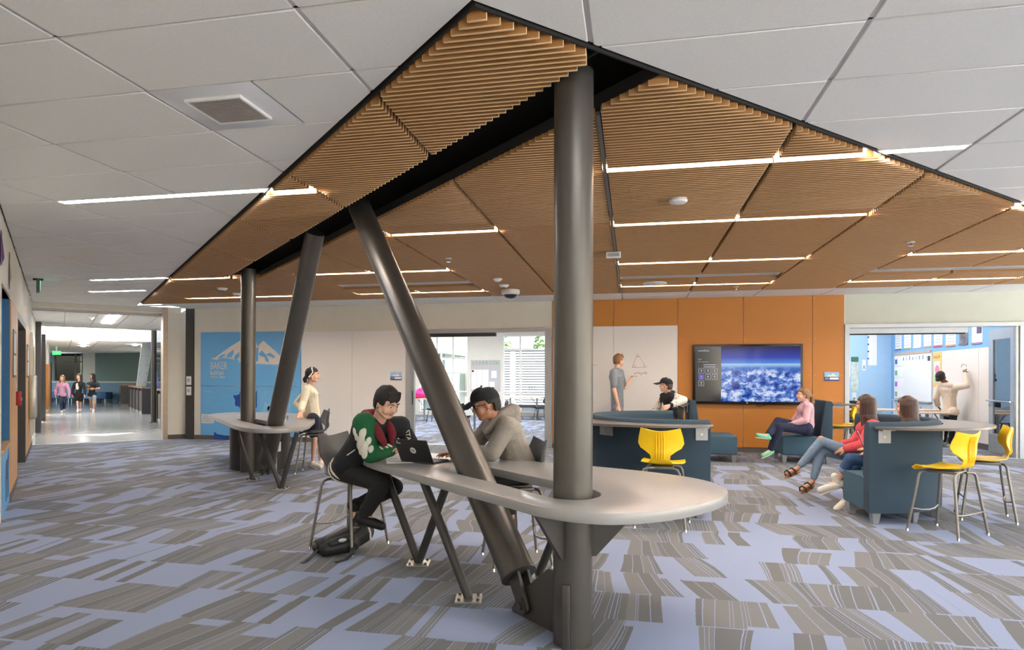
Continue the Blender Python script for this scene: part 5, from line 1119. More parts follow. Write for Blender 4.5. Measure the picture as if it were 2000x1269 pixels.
for q in 'LR':
    a, b = J['an'+q], J['to'+q]; d = (b - a).normalized(); dn = d.cross(d.cross(UP)).normalized(); dn = dn if dn.dot(a - J['kn'+q]) > 0 else -dn; sd = d.cross(dn)
    mb = MB(); mb.ell(lerp(a, b, .55) + dn*.046, (.132,.044,.011), (d, sd, dn)); so_ = mb.build('sandal', M_sand, p.t, org=p.o, smooth=True)
    for t_ in (.45, .95):
        c = lerp(a, b, t_); MB().tube([c + sd*.044 + dn*.04, c + sd*.038 - dn*.012, c - dn*.034, c - sd*.038 - dn*.012, c - sd*.044 + dn*.04], .011, 6).build('sandal_strap', M_strap, so_, org=p.o, smooth=True)
# ---- girl in jeans and white shoes
p = Person('girlK', 'seated person with dark brown hair, blue jeans and white high shoes on the right sofa', dirv(-.60,.80,0), SK_L, vox=.008); J = p.J
p.hair(M_hbrn, 'long', .16, spread=1.6); p.body(girl=True, hands={'L': dict(nrm=dirv(0,0,-1), curl=.3, side=-1), 'R': dict(nrm=dirv(0,0,-1), curl=.3, side=1)}); p.face()
p.garment('top', cloth('top_beige', (196, 168, 150)), lambda mb: (p.torso(mb, .022, girl=True), p.arm(mb, 'L', .022, 1.9), p.arm(mb, 'R', .022, 1.9)))
M_jb = cloth('jeans_blue', (62, 90, 130), var=.12); p.garment('jeans', M_jb, lambda mb: (mb.cap(J['hipL'], J['hipR'], .102), p.leg(mb, 'L', .012, 1.45), p.leg(mb, 'R', .012, 1.45)))
for q in 'LR': a = lerp(J['kn'+q], J['an'+q], .45); d = (J['an'+q] - J['kn'+q]).normalized(); MB().cyl(a - d*.02, a + d*.02, .068, .066, seg=18).build('jeans_cuff', cloth('denim_cuff', (130, 150, 176)), p.t, org=p.o, smooth=True)
p.shoes(pm('shoe_canvas_white', (226, 220, 208), .7), pm('sole_white', (214, 208, 198), .6), .98, hi=1)
n = dirv(-.2,-1).normalized(); MB().cyl(J['anL'] + n*.046, J['anL'] + n*.051, .014, seg=12).build('ankle_badge', M_white, p.t, org=p.o); MB().cyl(J['anL'] + n*.051, J['anL'] + n*.0525, .007, seg=5).build('badge_star', M_navy, p.t, org=p.o)
# ---- girl at the classroom whiteboard
p = Person('girlL', 'standing person in beige hoodie and black leggings writing on the classroom whiteboard', dirv(.82,.35,.25), SK_D, vox=.009); J = p.J
p.hair(M_hblk, 'tied'); p.body(girl=True, hands={'R': dict(nrm=dirv(.6,.3,-.2), curl=.8, side=1, grip=.5), 'L': dict(nrm=R_, curl=.4, side=-1)}); p.face()
mb = MB().ell(p.hp(0,-.125,-.035), .042); fuse(mb, 'hair_bun', .009, M_hblk, p.t, p.o)
M_hbei = cloth('hoodie_beige', (214, 196, 176)); p.garment('hoodie', M_hbei, lambda mb: (p.torso(mb, .034, girl=True), p.arm(mb, 'L', .028, 1.92), p.arm(mb, 'R', .028, 1.92), mb.cap(J['nk'] - p.fwd()*.085 - UP*.03 + p.r*.07, J['nk'] - p.fwd()*.085 - UP*.03 - p.r*.07, .06)))
p.garment('leggings', cloth('leggings_black', (26, 26, 30)), lambda mb: (mb.cap(J['hipL'], J['hipR'], .10), p.leg(mb, 'L', .008, 1.93), p.leg(mb, 'R', .008, 1.93))); p.shoes(pm('shoe_white', (232, 228, 222)))
# ------------------------------------------------------------------ left wall (45 degrees)
lw = root('wall_left'); M_panel = pm('oak_veneer_panel', (196, 152, 102), .5, var=.06, scale=10, stretch=(1,1,.15)); M_alc = pm('alcove_blue', (46, 104, 150), .5, var=.03); M_fr = pm('door_frame_bronze', (72, 68, 66), .5, metal=.3)
L1 = MB(MC)
def lwbox(nm, b0, b1, x0, x1, z0, z1, m, par=lw, **k): return MB(MC).box(x0, x1, b0, b1, z0, z1).build(nm, m, par, **k)
lwbox('wall_section', -26, 0, -.16, 0, 2.32, 3.3, M_wall); lwbox('wall_section', -26, -8.98, -.16, 0, 0, 2.32, M_wall)
lwbox('wall_section', -7.66, -6.14, -.16, 0, 0, 2.32, M_wall); lwbox('wall_section', -3.40, 0, -.16, 0, 0, 2.32, M_wall)
lwbox('oak_panel', -7.64, -6.72, 0, .014, .1, 2.32, M_panel); lwbox('oak_panel', -6.71, -6.16, 0, .014, .1, 2.32, M_panel); lwbox('oak_panel', -3.38, -1.9, 0, .014, .1, 2.32, M_panel); lwbox('oak_panel', -1.89, -.35, 0, .014, .1, 2.32, M_panel)
struct('baseboard_left', MB(MC).box(0, .016, -7.66, -6.14, 0, .1), M_base); struct('baseboard_left', MB(MC).box(0, .016, -3.38, -.05, 0, .1), M_base)
# alcove with display bench
lwbox('alcove_back', -8.98, -7.66, -.62, -.58, 0, 2.34, M_alc); lwbox('alcove_side', -7.68, -7.66, -.58, .004, .70, 2.32, M_alc); lwbox('alcove_side', -8.98, -8.96, -.58, .004, .7, 2.32, M_alc); lwbox('alcove_top', -8.98, -7.66, -.58, .0, 2.32, 2.36, M_fr)
t = thing('display_bench', 'low wooden topped display bench with blue front and animal silhouette in the left alcove', 'bench', tuple(C0 + E2*-8.3)); o = tuple(t.location)
MB(MC).box(-.58,.02,-8.955,-7.685,.66,.70).build('bench_top', M_panel, t, org=o); MB(MC).box(-.02,.006,-8.955,-7.685,.02,.655).build('front_panel', M_blue, t, org=o)
def sil(pts, nm, m): n = len(pts); MB(MC).add([(.007, b, z) for b, z in pts] + [(.0085, b, z) for b, z in pts], [tuple(range(n)), tuple(range(n,2*n))[::-1]] + [(i,(i+1)%n,n+(i+1)%n,n+i) for i in range(n)]).build(nm, m, t, org=o)
M_sil = pm('silhouette_blue', (58, 78, 130), .5); B0 = -8.4
sil([(B0,.50),(B0+.10,.54),(B0+.3,.53),(B0+.42,.58),(B0+.46,.63),(B0+.5,.60),(B0+.52,.50),(B0+.47,.42),(B0+.46,.30),(B0+.44,.10),(B0+.41,.10),(B0+.40,.30),(B0+.36,.32),(B0+.34,.10),(B0+.31,.10),(B0+.3,.32),(B0+.14,.32),(B0+.12,.10),(B0+.09,.10),(B0+.08,.3),(B0+.03,.34),(B0,.12),(B0-.03,.12),(B0-.02,.36)], 'animal_silhouette', M_sil)
for k in range(5): sil([(-8.9,.12+k*.1),(-8.45,.16+k*.1),(-8.45,.19+k*.1),(-8.9,.16+k*.1)], 'pale_stripe', M_blue2)
for b in (-8.9, -7.74):
    for z in (.1, .58): MB(MC).cyl((.006,b,z),(.012,b,z),.012,seg=8).build('stand_off', M_zinc, t, org=o)
t = thing('display_model', 'small white model piece lying on the display bench', 'model', tuple(C0 + E2*-8.45 + E1*-.2 + UP*.70)); MB().add([(-.12,-.1,0),(.14,-.06,0),(.1,.12,0),(-.08,.1,0),(0,0,.09)], [(3,2,1,0),(0,1,4),(1,2,4),(2,3,4),(3,0,4)]).build('model', M_white, t)
# door in the left wall
dd = root('door_3'); 
for a, b in ((-6.14,-6.04),(-3.50,-3.40)): MB(MC).box(-.16,.012,a,b,0,2.32).build('jamb', M_fr, dd)
MB(MC).box(-.16,.012,-6.04,-3.50,2.22,2.32).build('head', M_fr, dd); MB(MC).box(-.15,-.11,-6.04,-4.78,0,2.22).build('door_leaf', M_fr, dd); MB(MC).box(-.15,-.11,-4.76,-3.50,0,2.22).build('door_leaf', M_fr, dd); MB(MC).cyl((-.10,-4.9,2.12),(-.10,-4.4,2.12),.02,seg=8).build('door_closer', M_alu, dd)
# wall fittings on the left
def lwthing(nm, label, cat, b, z, x=.0): return thing(nm, label, cat, tuple(C0 + E2*b + E1*x + UP*z))
t = lwthing('fire_alarm', 'small red fire alarm box on the oak panel by the left door', 'alarm', -6.5, 1.14); o = tuple(t.location); MB(MC).box(.014,.07,-6.56,-6.44,1.06,1.24).build('body', pm('alarm_red', (150, 30, 34), .4), t, org=o, bev=.006); MB(MC).box(.0701,.075,-6.54,-6.46,1.12,1.16).build('pull_bar', M_white, t, org=o)
for b, lb in ((-7.0, 'notice sheets pinned on the oak panel right of the blue alcove'), (-2.75, 'notice sheets pinned on the oak panel past the left door')):
    t = lwthing('notice_board', lb, 'notice', b, 1.75); o = tuple(t.location); MB(MC).box(.014,.022,b-.3,b+.3,1.42,2.0).build('board', M_steeld, t, org=o)
    for k in range(6): MB(MC).box(.0221,.024,b-.27+.19*(k%3),b-.11+.19*(k%3),1.72-.27*(k//3),1.96-.27*(k//3)).build('sheet', M_paper if k % 2 else pm('paper_tint', (170, 196, 205), .7, var=.2, scale=30), t, org=o)
t = lwthing('light_switch', 'small grey switch plate under the notices by the left alcove', 'switch', -6.62, 1.3); o = tuple(t.location); MB(MC).box(.014,.02,-6.66,-6.58,1.24,1.38).build('plate', M_alu, t, org=o); MB(MC).box(.0201,.026,-6.64,-6.60,1.28,1.34).build('rocker', M_white, t, org=o)
t = lwthing('display_case', 'tall narrow wall case with light frame at the corridor mouth, nearer of two', 'case', -1.35, 1.4); o = tuple(t.location); MB(MC).box(.014,.06,-1.35,-.9,.3,2.3).build('frame', M_zinc, t, org=o); MB(MC).box(.0601,.064,-1.29,-.96,.4,2.2).build('panel', pm('case_cream', (206, 196, 168), .3), t, org=o)
t = lwthing('display_case', 'tall narrow wall case with light frame at the corridor mouth, farther of two', 'case', -.6, 1.4); o = tuple(t.location); MB(MC).box(.014,.06,-.85,-.2,.3,2.2).build('frame', M_zinc, t, org=o); MB(MC).box(.0601,.064,-.78,-.27,.4,2.1).build('panel', pm('case_cream', (206, 196, 168), .3), t, org=o)
t = lwthing('steel_cabinet', 'stainless cabinet projecting from the wall at the corridor mouth', 'cabinet', -1.85, .9, .05); o = tuple(t.location); MB(MC).box(.016,.13,-2.2,-1.5,.66,1.46).build('body', M_zinc, t, org=o, bev=.02); MB(MC).box(.1301,.134,-2.15,-1.55,.74,1.40).build('door', M_alu, t, org=o)
for b, z, lb, c1, c2, w, h in ((-9.0, 2.66, 'red and blue pennant high on the left wall above the alcove', (44,46,110), (170,54,60), .42, .34), (-7.75, 2.62, 'blue and gold pennant high on the left wall, right of the red one', (40,80,140), (214,170,70), .26, .42)):
    t = lwthing('pennant', lb, 'pennant', b, z); o = tuple(t.location); P = [(b-w/2,z+h/2),(b-w/2,z-h/2),(b+w/2,z-h*.1)]
    MB(MC).add([(.006,q,r) for q, r in P] + [(.012,q,r) for q, r in P], [(0,1,2),(5,4,3),(0,3,4,1),(1,4,5,2),(2,5,3,0)]).build('cloth', pm('pennant_%d' % c1[0], c1, .8), t, org=o); MB(MC).box(.0121,.014,b-w/2,b-w/2+.06,z-h*.45,z+h*.45).build('band', pm('pennant_band_%d' % c2[0], c2, .8), t, org=o)
# hanging exit sign blade near the left wall
t = thing('exit_sign', 'dark edge on exit sign hanging from the left white ceiling', 'sign', (-9.5,9.11,ZC-.008)); Mx = Matrix.Rotation(.85, 4, 'Z')
MB(Mx).box(-.07,.07,-.06,.06,-.02,0).build('canopy', M_black, t); MB(Mx).box(-.02,.02,-.13,.13,-.22,-.02).build('blade', M_steeld, t); MB(Mx).box(.0201,.026,-.12,.12,-.20,-.04).build('lit_face', emit('exit_green', (80, 200, 140), 1.2), t)
text('exit_letters', 'EXIT', .11, Mx @ Matrix.Translation((.027,-.11,-.16)) @ Matrix.Rotation(PI/2, 4, 'Z') @ Matrix.Rotation(PI/2, 4, 'X'), M_white, t)

# ------------------------------------------------------------------ corridor
cr = root('wall_corridor')
def cbox(nm, x0, x1, y0, y1, z0, z1, m, par=cr, **k): return MB(MC).box(x0, x1, y0, y1, z0, z1).build(nm, m, par, **k)
cbox('wall_section', -.4, -.02, 0, 16.2, 0, 3.3, M_wall); cbox('pilaster', -.02, .10, 3.6, 4.3, 0, 2.86, M_steeld); cbox('pilaster', -.02, .12, 9.4, 10.4, 0, 2.86, M_steeld)
cbox('orange_panel', -.4, .13, 16.21, 16.3, .1, 1.98, M_orange); cbox('wall_section', -.4, .12, 16.22, 24.4, 0, 4.6, M_wall); cbox('oak_panel', .121, .14, 16.35, 24.3, .1, 1.98, M_panel)
cbox('door_frame', .14, .2, 24.4, 24.6, 0, 2.2, pm('door_red_wood', (150, 74, 52), .5))
cc = root('ceiling'); cc_ = lambda nm, a, b, c, d, z0, z1, m: MB(MC).box(a, b, c, d, z0, z1).build(nm, m, cc)
for i in range(5):
    for j in range(8):
        y0 = .32 + j*.56; cc_('ceiling_tile', -.02 + i*.62 + .01, -.02 + (i+1)*.62 - .01, y0 + .008, y0 + .552, 2.862, 2.88, M_tile)
cc_('ceiling_deck', -.3, 4.5, .3, 4.82, 2.885, 2.93, M_tee); cc_('bulkhead', -.3, 4.6, 4.8, 4.95, 2.83, 4.6, M_wallw)
cc_('added_atrium_roof', -6, 9, 4.95, 9.0, 5.4, 5.5, M_wallw); cc_('atrium_face', -1, 9, 12.2, 12.35, 2.83, 5.4, M_wallw)  # unseen roof slab added to block the sun, gap left for skylight
for i in range(9):
    for j in range(10):
        cc_('ceiling_tile', -.9 + i*.9, -.9 + i*.9 + .88, 12.4 + j*1.5, 12.4 + j*1.5 + 1.48, 2.83, 2.86, M_tile)
cc_('ceiling_deck', -6, 9, 12.36, 30, 2.865, 2.9, M_tee)
t = thing('linear_light', 'bright square ended light in the corridor ceiling', 'ceiling light', tuple(C0 + E1*1.55 + E2*1.6 + UP*2.86)); o = tuple(t.location); MB(MC).box(1.44,1.66,.45,3.3,2.852,2.8615).build('lens', M_lens, t, org=o); MB(MC).box(1.42,1.68,.43,3.32,2.8616,2.866).build('frame', M_white, t, org=o)
for k, (x, y) in enumerate(((1.3,13.4),(1.35,15.2),(1.4,17.2),(3.2,14.6))):
    t = thing('linear_light', f'small far ceiling light beyond the atrium, {["nearest","second","third","rightmost"][k]}', 'ceiling light', tuple(C0 + E1*x + E2*y + UP*2.82), 0, 'far corridor lights'); o = tuple(t.location); MB(MC).box(x-.08,x+.08,y-.45,y+.45,2.80,2.829).build('lens', M_lens, t, org=o)
t = thing('smoke_detector', 'white detector on the corridor ceiling left of the light', 'detector', tuple(C0 + E1*1.12 + E2*1.3 + UP*2.86)); MB().cyl((0,0,0),(0,0,-.03),.09,.08,seg=18).build('base', M_white, t, smooth=True); MB().cyl((0,0,-.03),(0,0,-.07),.06,.03,seg=18).build('dome', M_white, t, smooth=True)
t = thing('exit_sign', 'green lit exit sign at the far left of the corridor', 'sign', tuple(C0 + E1*.45 + E2*18.6 + UP*2.5)); o = tuple(t.location)
MB(MC).box(.25,.58,18.55,18.60,2.44,2.62).build('face', emit('exit_green_lit', (70, 200, 110), 1.), t, org=o); text('exit_letters', 'EXIT', .11, Matrix.Translation(C0 + E1*.30 + E2*18.54 + UP*2.49 - V(o)) @ Matrix.Rotation(PI/4, 4, 'Z') @ Matrix.Rotation(PI/2, 4, 'X'), M_white, t); MB(MC).box(.38,.44,18.56,18.59,2.62,2.83).build('stem', M_white, t, org=o)
# far wall with window
fw = root('wall_far'); YF = 32.5; M_teal = pm('far_wall_grey_green', (116, 134, 130), .7); M_cab = pm('far_wainscot', (116, 144, 166), .6)
for nm, x0, x1, z0, z1, m in (('wall_section',-30.0,-22,1.22,3.0,M_teal),('wainscot',-36,-22,0,1.14,M_cab),('ledge',-36,-22,1.14,1.22,M_wall),('wall_section',-30.9,-30.0,1.22,3.0,M_wall),('wall_section',-36,-32.75,1.22,3.0,M_teal)): MB().box(x0,x1,YF,YF+.1,z0,z1).build(nm, m, fw)
wd = root('window_1')
for x in (-32.75,-31.35,-30.9): MB().box(x,x+.06,YF-.02,YF+.06,1.22,2.83).build('mullion', M_fr, wd)
for z in (1.22, 2.3, 2.78): MB().box(-32.69,-30.9,YF-.02,YF+.06,z,z+.05).build('rail', M_fr, wd)
M_glass = glass('clear_glass'); MB().box(-32.69,-30.9,YF+.02,YF+.03,1.27,2.78).build('pane', M_glass, wd)
for k in range(8):
    x = -34.6 + k*.8; t = thing('bench', f'far blue bench module number {k+1} counted from the left along the far wall', 'bench', (x, YF-.5, 0), 0, 'far blue bench modules')
    m = pm('bench_blue', (52, 96, 136), .6) if k % 2 else pm('bench_light_blue', (96, 150, 196), .6); MB().box(-.39,.39,-.25,.25,.25,.62).build('seat', m, t, bev=.02)
    for a in (-.3, .3): MB().box(a-.02,a+.02,-.2,.2,0,.25).build('leg', M_alu, t)
lbs = ['leftmost','second from left','third from left','fourth from left','fourth from right','third from right','second from right','rightmost']
for o_ in list(bpy.data.objects):
    if o_.get('group') == 'far blue bench modules': k = int(o_['label'].split('number ')[1].split()[0]) - 1; o_['label'] = f'far blue bench module, {lbs[k]} along the far corridor wall'
# guard rails, column and stair on the right of the corridor
M_gr = pm('guard_dark', (70, 66, 64), .45, metal=.3); M_capw = pm('guard_cap_wood', (170, 128, 92), .4); M_perf = pm('guard_infill', (98, 96, 96), .5, metal=.3)
def guard(label, x, y0, y1, xr=None):
    t = thing('guard_rail', label, 'railing', tuple(C0 + E1*x + E2*y0)); o = tuple(t.location); H = 1.06
    n = max(2, round((y1-y0)/1.4))
    for k in range(n+1): yy = y0 + (y1-y0)*k/n; MB(MC).box(x,x+.08,yy-.04,yy+.04,0,H-.05).build('post', M_gr, t, org=o)
    for k in range(n): a = y0 + (y1-y0)*k/n + .07; b = y0 + (y1-y0)*(k+1)/n - .07; MB(MC).box(x+.03,x+.05,a,b,.1,H-.16).build('infill', M_perf, t, org=o)
    MB(MC).box(x-.01,x+.12,y0-.06,y1+.06,H-.05,H).build('cap', M_capw, t, org=o); MB(MC).box(x+.02,x+.07,y0,y1,0,.08).build('curb', M_alu, t, org=o)
    if xr: MB(MC).box(x+.08,xr,y0-.03,y0+.03,.0,H-.08).build('end_panel', M_gr, t, org=o); MB(MC).box(x+.12,xr,y0-.05,y0+.06,H-.05,H).build('end_cap', M_capw, t, org=o)
guard('dark corridor guard rail with wooden cap, farthest of three', 3.34, 24.6, 32.0, 4.0); guard('dark corridor guard rail with wooden cap, middle of three', 3.22, 12.3, 18.0, 4.4); guard('dark corridor guard rail with wooden cap, nearest of three at the pier', 3.2, 5.5, 7.4, 3.9)
t = thing('steel_column', 'slim round column by the stair in the corridor', 'column', tuple(C0 + E1*3.03 + E2*6.62)); MB().cyl((0,0,0),(0,0,3.3),.08,seg=20).build('shaft', M_steel, t, smooth=True); MB().cyl((0,0,0),(0,0,.02),.12,seg=20).build('foot_plate', M_steel, t)
t = thing('slanted_screen', 'slanted pale metal stair side panel leaning right in the corridor', 'panel', tuple(C0 + E1*3.4 + E2*13.2)); o = tuple(t.location)
P = [(3.12,1.10),(3.44,1.06),(3.66,2.48),(3.72,3.7),(3.40,3.7)]; n = 5; MB(MC).add([(x,13.1,z) for x, z in P] + [(x,13.4,z) for x, z in P], [tuple(range(n)), tuple(range(n,2*n))[::-1]] + [(i,(i+1)%n,n+(i+1)%n,n+i) for i in range(n)]).build('sheet', pm('brushed_panel', (186, 194, 192), .3, metal=.4), t, org=o)
sc = MB(MC)
for k in range(7): z = 1.25 + k*.35; x = 3.16 + (z-1.1)*.11; sc.cyl((x,13.06,z),(x,13.1,z),.015,seg=6); sc.cyl((x+.24,13.06,z),(x+.24,13.1,z),.015,seg=6)
sc.build('rivets', M_gr, t, org=o)
t = thing('stair', 'dark blue stair flight behind the corridor column', 'stair', tuple(C0 + E1*3.9 + E2*9.5)); o = tuple(t.location); M_stb = pm('stair_blue', (30, 44, 96), .5); M_trd = pm('stair_tread', (120, 122, 124), .5)
MB(MC).box(4.4,4.5,8.2,14,0,4.2).build('blue_wall', M_stb, t, org=o)
for k in range(14): MB(MC).box(3.55,4.38,9.0+k*.28,9.0+k*.28+.27,.62+k*.19,.66+k*.19).build('tread', M_trd, t, org=o); 
P = [(9.0,.45),(9.0,.62),(12.95,3.3),(12.95,3.1)]; MB(MC).add([(3.5,y,z) for y, z in P] + [(3.55,y,z) for y, z in P], [(0,1,2,3),(7,6,5,4),(0,4,5,1),(1,5,6,2),(2,6,7,3),(3,7,4,0)]).build('stringer', M_stb, t, org=o)
struct('wall_stair', MB(MC).box(4.55,4.7,.3,18,0,5.4), M_stb)
struct('wall_atrium', MB(MC).box(-1.2,-.4,5,12.2,2.9,5.4), M_wallw)
# ------------------------------------------------------------------ classroom behind the left opening
r1 = root('wall_classroom'); YW = 25.0
MB().box(-8.95,-8.8,13.9,25.2,0,3.3).build('wall_section', M_wallw, r1); MB().box(-1.2,-1.05,13.9,25.2,0,3.3).build('wall_section', M_wallw, r1)
for x0, x1, z0, z1 in ((-8.8,-8.2,0,3.3),(-6.2,-4.86,0,3.3),(-3.0,-1.2,0,3.3),(-8.2,-6.2,3.12,3.3),(-4.86,-3.0,3.06,3.3),(-8.2,-6.2,0,.12),(-4.86,-3.0,0,.12)): MB().box(x0,x1,YW,YW+.15,z0,z1).build('wall_section', M_wallw, r1)
c1 = root('ceiling')
for i in range(6):
    for j in range(10): MB().box(-8.8+i*1.27+.01,-8.8+(i+1)*1.27-.01,13.95+j*1.12+.01,13.95+(j+1)*1.12-.01,3.2,3.22).build('ceiling_tile', M_tile, c1)
MB().box(-8.9,-1.1,13.9,25.2,3.225,3.26).build('ceiling_deck', M_tee, c1)
for k in range(4):  # unseen fixtures added to brighten this room
    x, y = (-6.8, -3.4)[k % 2], (16.6, 21.5)[k//2]; t = thing('linear_light', ['nearer left','nearer right','farther left','farther right'][k] + ' added unseen ceiling light in the yearbook classroom', 'ceiling light', (x, y, 3.2), 0, 'added yearbook classroom lights')
    MB().box(-.12,.12,-1.2,1.2,-.02,-.001).build('lens', M_fill3, t); MB().box(-.14,.14,-1.22,1.22,-.0009,.0).build('frame', M_white, t)
def window(nm, x0, x1, zs, xs, z0=.12, z1=3.08):
    w = root(nm); M_wf = M_white; f = .05
    for x in [x0] + xs + [x1-f]: MB().box(x,x+f,YW-.03,YW+.1,z0,z1).build('mullion', M_wf, w)
    allx = [x0] + xs + [x1-f]
    for a, b in zip(allx[:-1], allx[1:]):
        for z in [z0] + zs + [z1-f]: MB().box(a+f,b,YW-.025,YW+.09,z,z+f).build('rail', M_wf, w)
        MB().box(a+f,b,YW+.03,YW+.04,z0+f,z1-f).build('pane', M_glass, w)
    return w
window('window_2', -8.2, -6.2, [.9, 1.62, 2.2], [-7.5, -6.85]); window('window_3', -4.86, -3.0, [.86, 2.02, 2.52], [-4.2])
t = thing('window_number', 'door number 235 seen reversed on the right classroom window', 'sign', (-3.9, YW+.0, 1.1)); text('digits', '235', .2, Matrix.Translation((.33,.0,-.1)) @ Matrix.Rotation(PI, 4, 'Z') @ Matrix.Rotation(PI/2, 4, 'X'), M_steeld, t)
t = thing('bulletin_board', 'grey bulletin board with green YEARBOOK letters between two windows', 'board', (-5.52, YW-.001, 1.53)); 
MB().box(-.585,.575,-.03,0,-.61,.61).build('board', pm('board_felt', (196, 190, 190), .9, var=.05, scale=80), t)
M_lg = pm('letter_green', (98, 176, 140), .7)
for k, (ch, x, z) in enumerate(zip('YEARBOOK', (-.545,-.40,-.275,-.135,-.005,.135,.29,.425), (.40,.42,.43,.43,.44,.43,.43,.42))): text('letter', ch, .20, wallM(x, -.031, z), M_lg, t, sx=.86, depth=.004)
for x0, x1, z0, z1 in ((-.56,-.345,-.52,.24),(-.335,-.12,-.5,.24),(-.11,.12,-.5,.24),(.15,.36,-.52,-.22)): MB().box(x0,x1,-.034,-.0305,z0,z1).build('paper_sheet', M_paper, t)
MB().box(.21,.46,-.036,-.0305,-.1,.22).build('framed_note', M_blue2, t); MB().box(.225,.445,-.038,-.0361,-.085,.205).build('note_sheet', M_paper, t); MB().box(-.54,-.46,-.037,-.0341,.15,.22).build('dark_square', M_black, t); MB().box(.26,.34,-.037,-.0341,-.5,-.43).build('dark_square', M_black, t)
# tables and chairs in the two classrooms
M_ttop = pm('table_oak_top', (214, 190, 160), .4, var=.05); M_tleg = pm('table_leg_steel', (150, 152, 156), .35, metal=.6); M_chs = pm('chair_black_shell', (52, 54, 58), .5); M_chw = pm('chair_grey_blue_shell', (150, 166, 186), .5)
def table(label, loc, w, d, h, rz=0., grp='classroom tables'):
    t = thing('classroom_table', label, 'table', loc, rz, grp); MB().box(-w/2,w/2,-d/2,d/2,h-.03,h).build('table_top', M_ttop, t, bev=.004, seg=1)
    for sx in (-1, 1):
        MB().box(sx*w*.36-.025,sx*w*.36+.025,-.03,.03,.04,h-.03).build('leg', M_tleg, t); MB().box(sx*w*.36-.03,sx*w*.36+.03,-d*.42,d*.42,0,.04).build('foot', M_tleg, t); MB().cyl((sx*w*.36,0,h-.25),(sx*w*.2,0,h-.03),.014,seg=6).build('brace', M_tleg, t)
    return t
M_dleg = pm('chair_leg_dark', (70, 72, 76), .4, metal=.5)
def chair(label, loc, rz, m=None, grp='classroom chairs'): return stool(label, loc, rz, m or M_chs, .44, grp, M_dleg, 'chair', 'school_chair')
table('tall oak topped table by the right window of the yearbook classroom', (-3.7,22.9,0), 1.3, .7, .78); table('tall oak topped table behind the man in grey hoodie', (-4.6,17.5,0), 1.2, .7, .74)
table('table at the far left of the yearbook classroom, behind the leaning column', (-7.4,21.6,0), 1.4, .7, .74)
chair('dark chair right of the table by the yearbook window', (-3.05,22.6,0), face(-1,.2)); chair('dark chair left of the table by the yearbook window', (-4.35,21.3,0), face(.9,.4)); chair('dark chair nearest the opening in the yearbook classroom', (-4.35,16.7,0), face(.2,1)); chair('dark chair at the left edge of the yearbook opening', (-6.25,20.7,0), face(-1,.1))
chair('dark chair right of the middle yearbook table', (-3.75,19.0,0), face(-.9,-.3))
t = thing('bag', 'pink and purple bag on the table at the left of the yearbook classroom', 'bag', (-7.05,21.5,.74)); o = tuple(t.location)
mb = MB(); mb.cap((-7.15,21.5,.90),(-6.9,21.5,.88),.16,.13); mb.cap((-7.02,21.5,.95),(-7.0,21.5,1.02),.12,.10); fuse(mb, 'body', .02, pm('bag_pink', (206, 44, 130), .7, var=.2), t, o); mb = MB(); mb.cap((-6.85,21.55,.86),(-6.72,21.55,.98),.11,.12); fuse(mb, 'side', .02, pm('bag_purple', (104, 70, 130), .7, var=.2), t, o)
t = thing('bench', 'low grey bench under the right window of the yearbook classroom', 'bench', (-3.7,24.4,0)); MB().box(-.8,.8,-.2,.2,.36,.46).build('seat', M_steel, t); [MB().box(a-.03,a+.03,-.15,.15,0,.36).build('leg', M_tleg, t) for a in (-.6,.6)]
# outside the left windows
struct('ground_outside', MB().box(-70,-30.1,33,70,-.3,-.25), pm('paving_outside', (206, 204, 196), .9))
struct('ground_outside', MB().box(-30,14,25.3,60,-.3,-.25), pm('paving_north', (150, 148, 142), .9))
t = thing('outbuilding', 'white louvre clad building outside the right window', 'building', (-4.5,33,0)); o = tuple(t.location); M_sid = pm('siding_white', (205, 206, 204), .6)
MB().box(-7.2,2,33.1,37,-.3,2.84).build('wall', pm('siding_shadow', (120, 126, 130), .7), t, org=o)
for k in range(22): MB().box(-7.2,2,33.0,33.1,.0+k*.129,.085+k*.129).build('siding_board', M_sid, t, org=o)
MB().box(-6.0,-5.75,32.9,33.0,0,2.8).build('downpipe', M_white, t, org=o); MB().box(-7.3,2.1,32.85,37.1,2.84,2.92).build('roof', M_alu, t, org=o)
t = thing('glass_wing', 'glazed building wing with cream upper wall outside the left window', 'building', (-10.5,29,0)); o = tuple(t.location)
MB().box(-16,-8.6,30.1,34,-.3,2.6).build('core', pm('wing_glass_dark', (96, 116, 116), .2), t, org=o); MB().box(-16,-8.4,29.9,34,2.6,4.6).build('upper_wall', pm('wing_cream', (232, 222, 186), .7), t, org=o)
for k in range(9): MB().box(-16+k*.9,-15.94+k*.9,30.0,30.1,0,2.6).build('mullion', M_white, t, org=o)
for z in (.9, 1.7, 2.3): MB().box(-16,-8.6,30.01,30.09,z,z+.06).build('rail', M_white, t, org=o)
M_leaf = pm('tree_leaves', (104, 136, 80), .8, var=.5, scale=6); M_trunk = pm('tree_trunk', (90, 72, 56), .9)
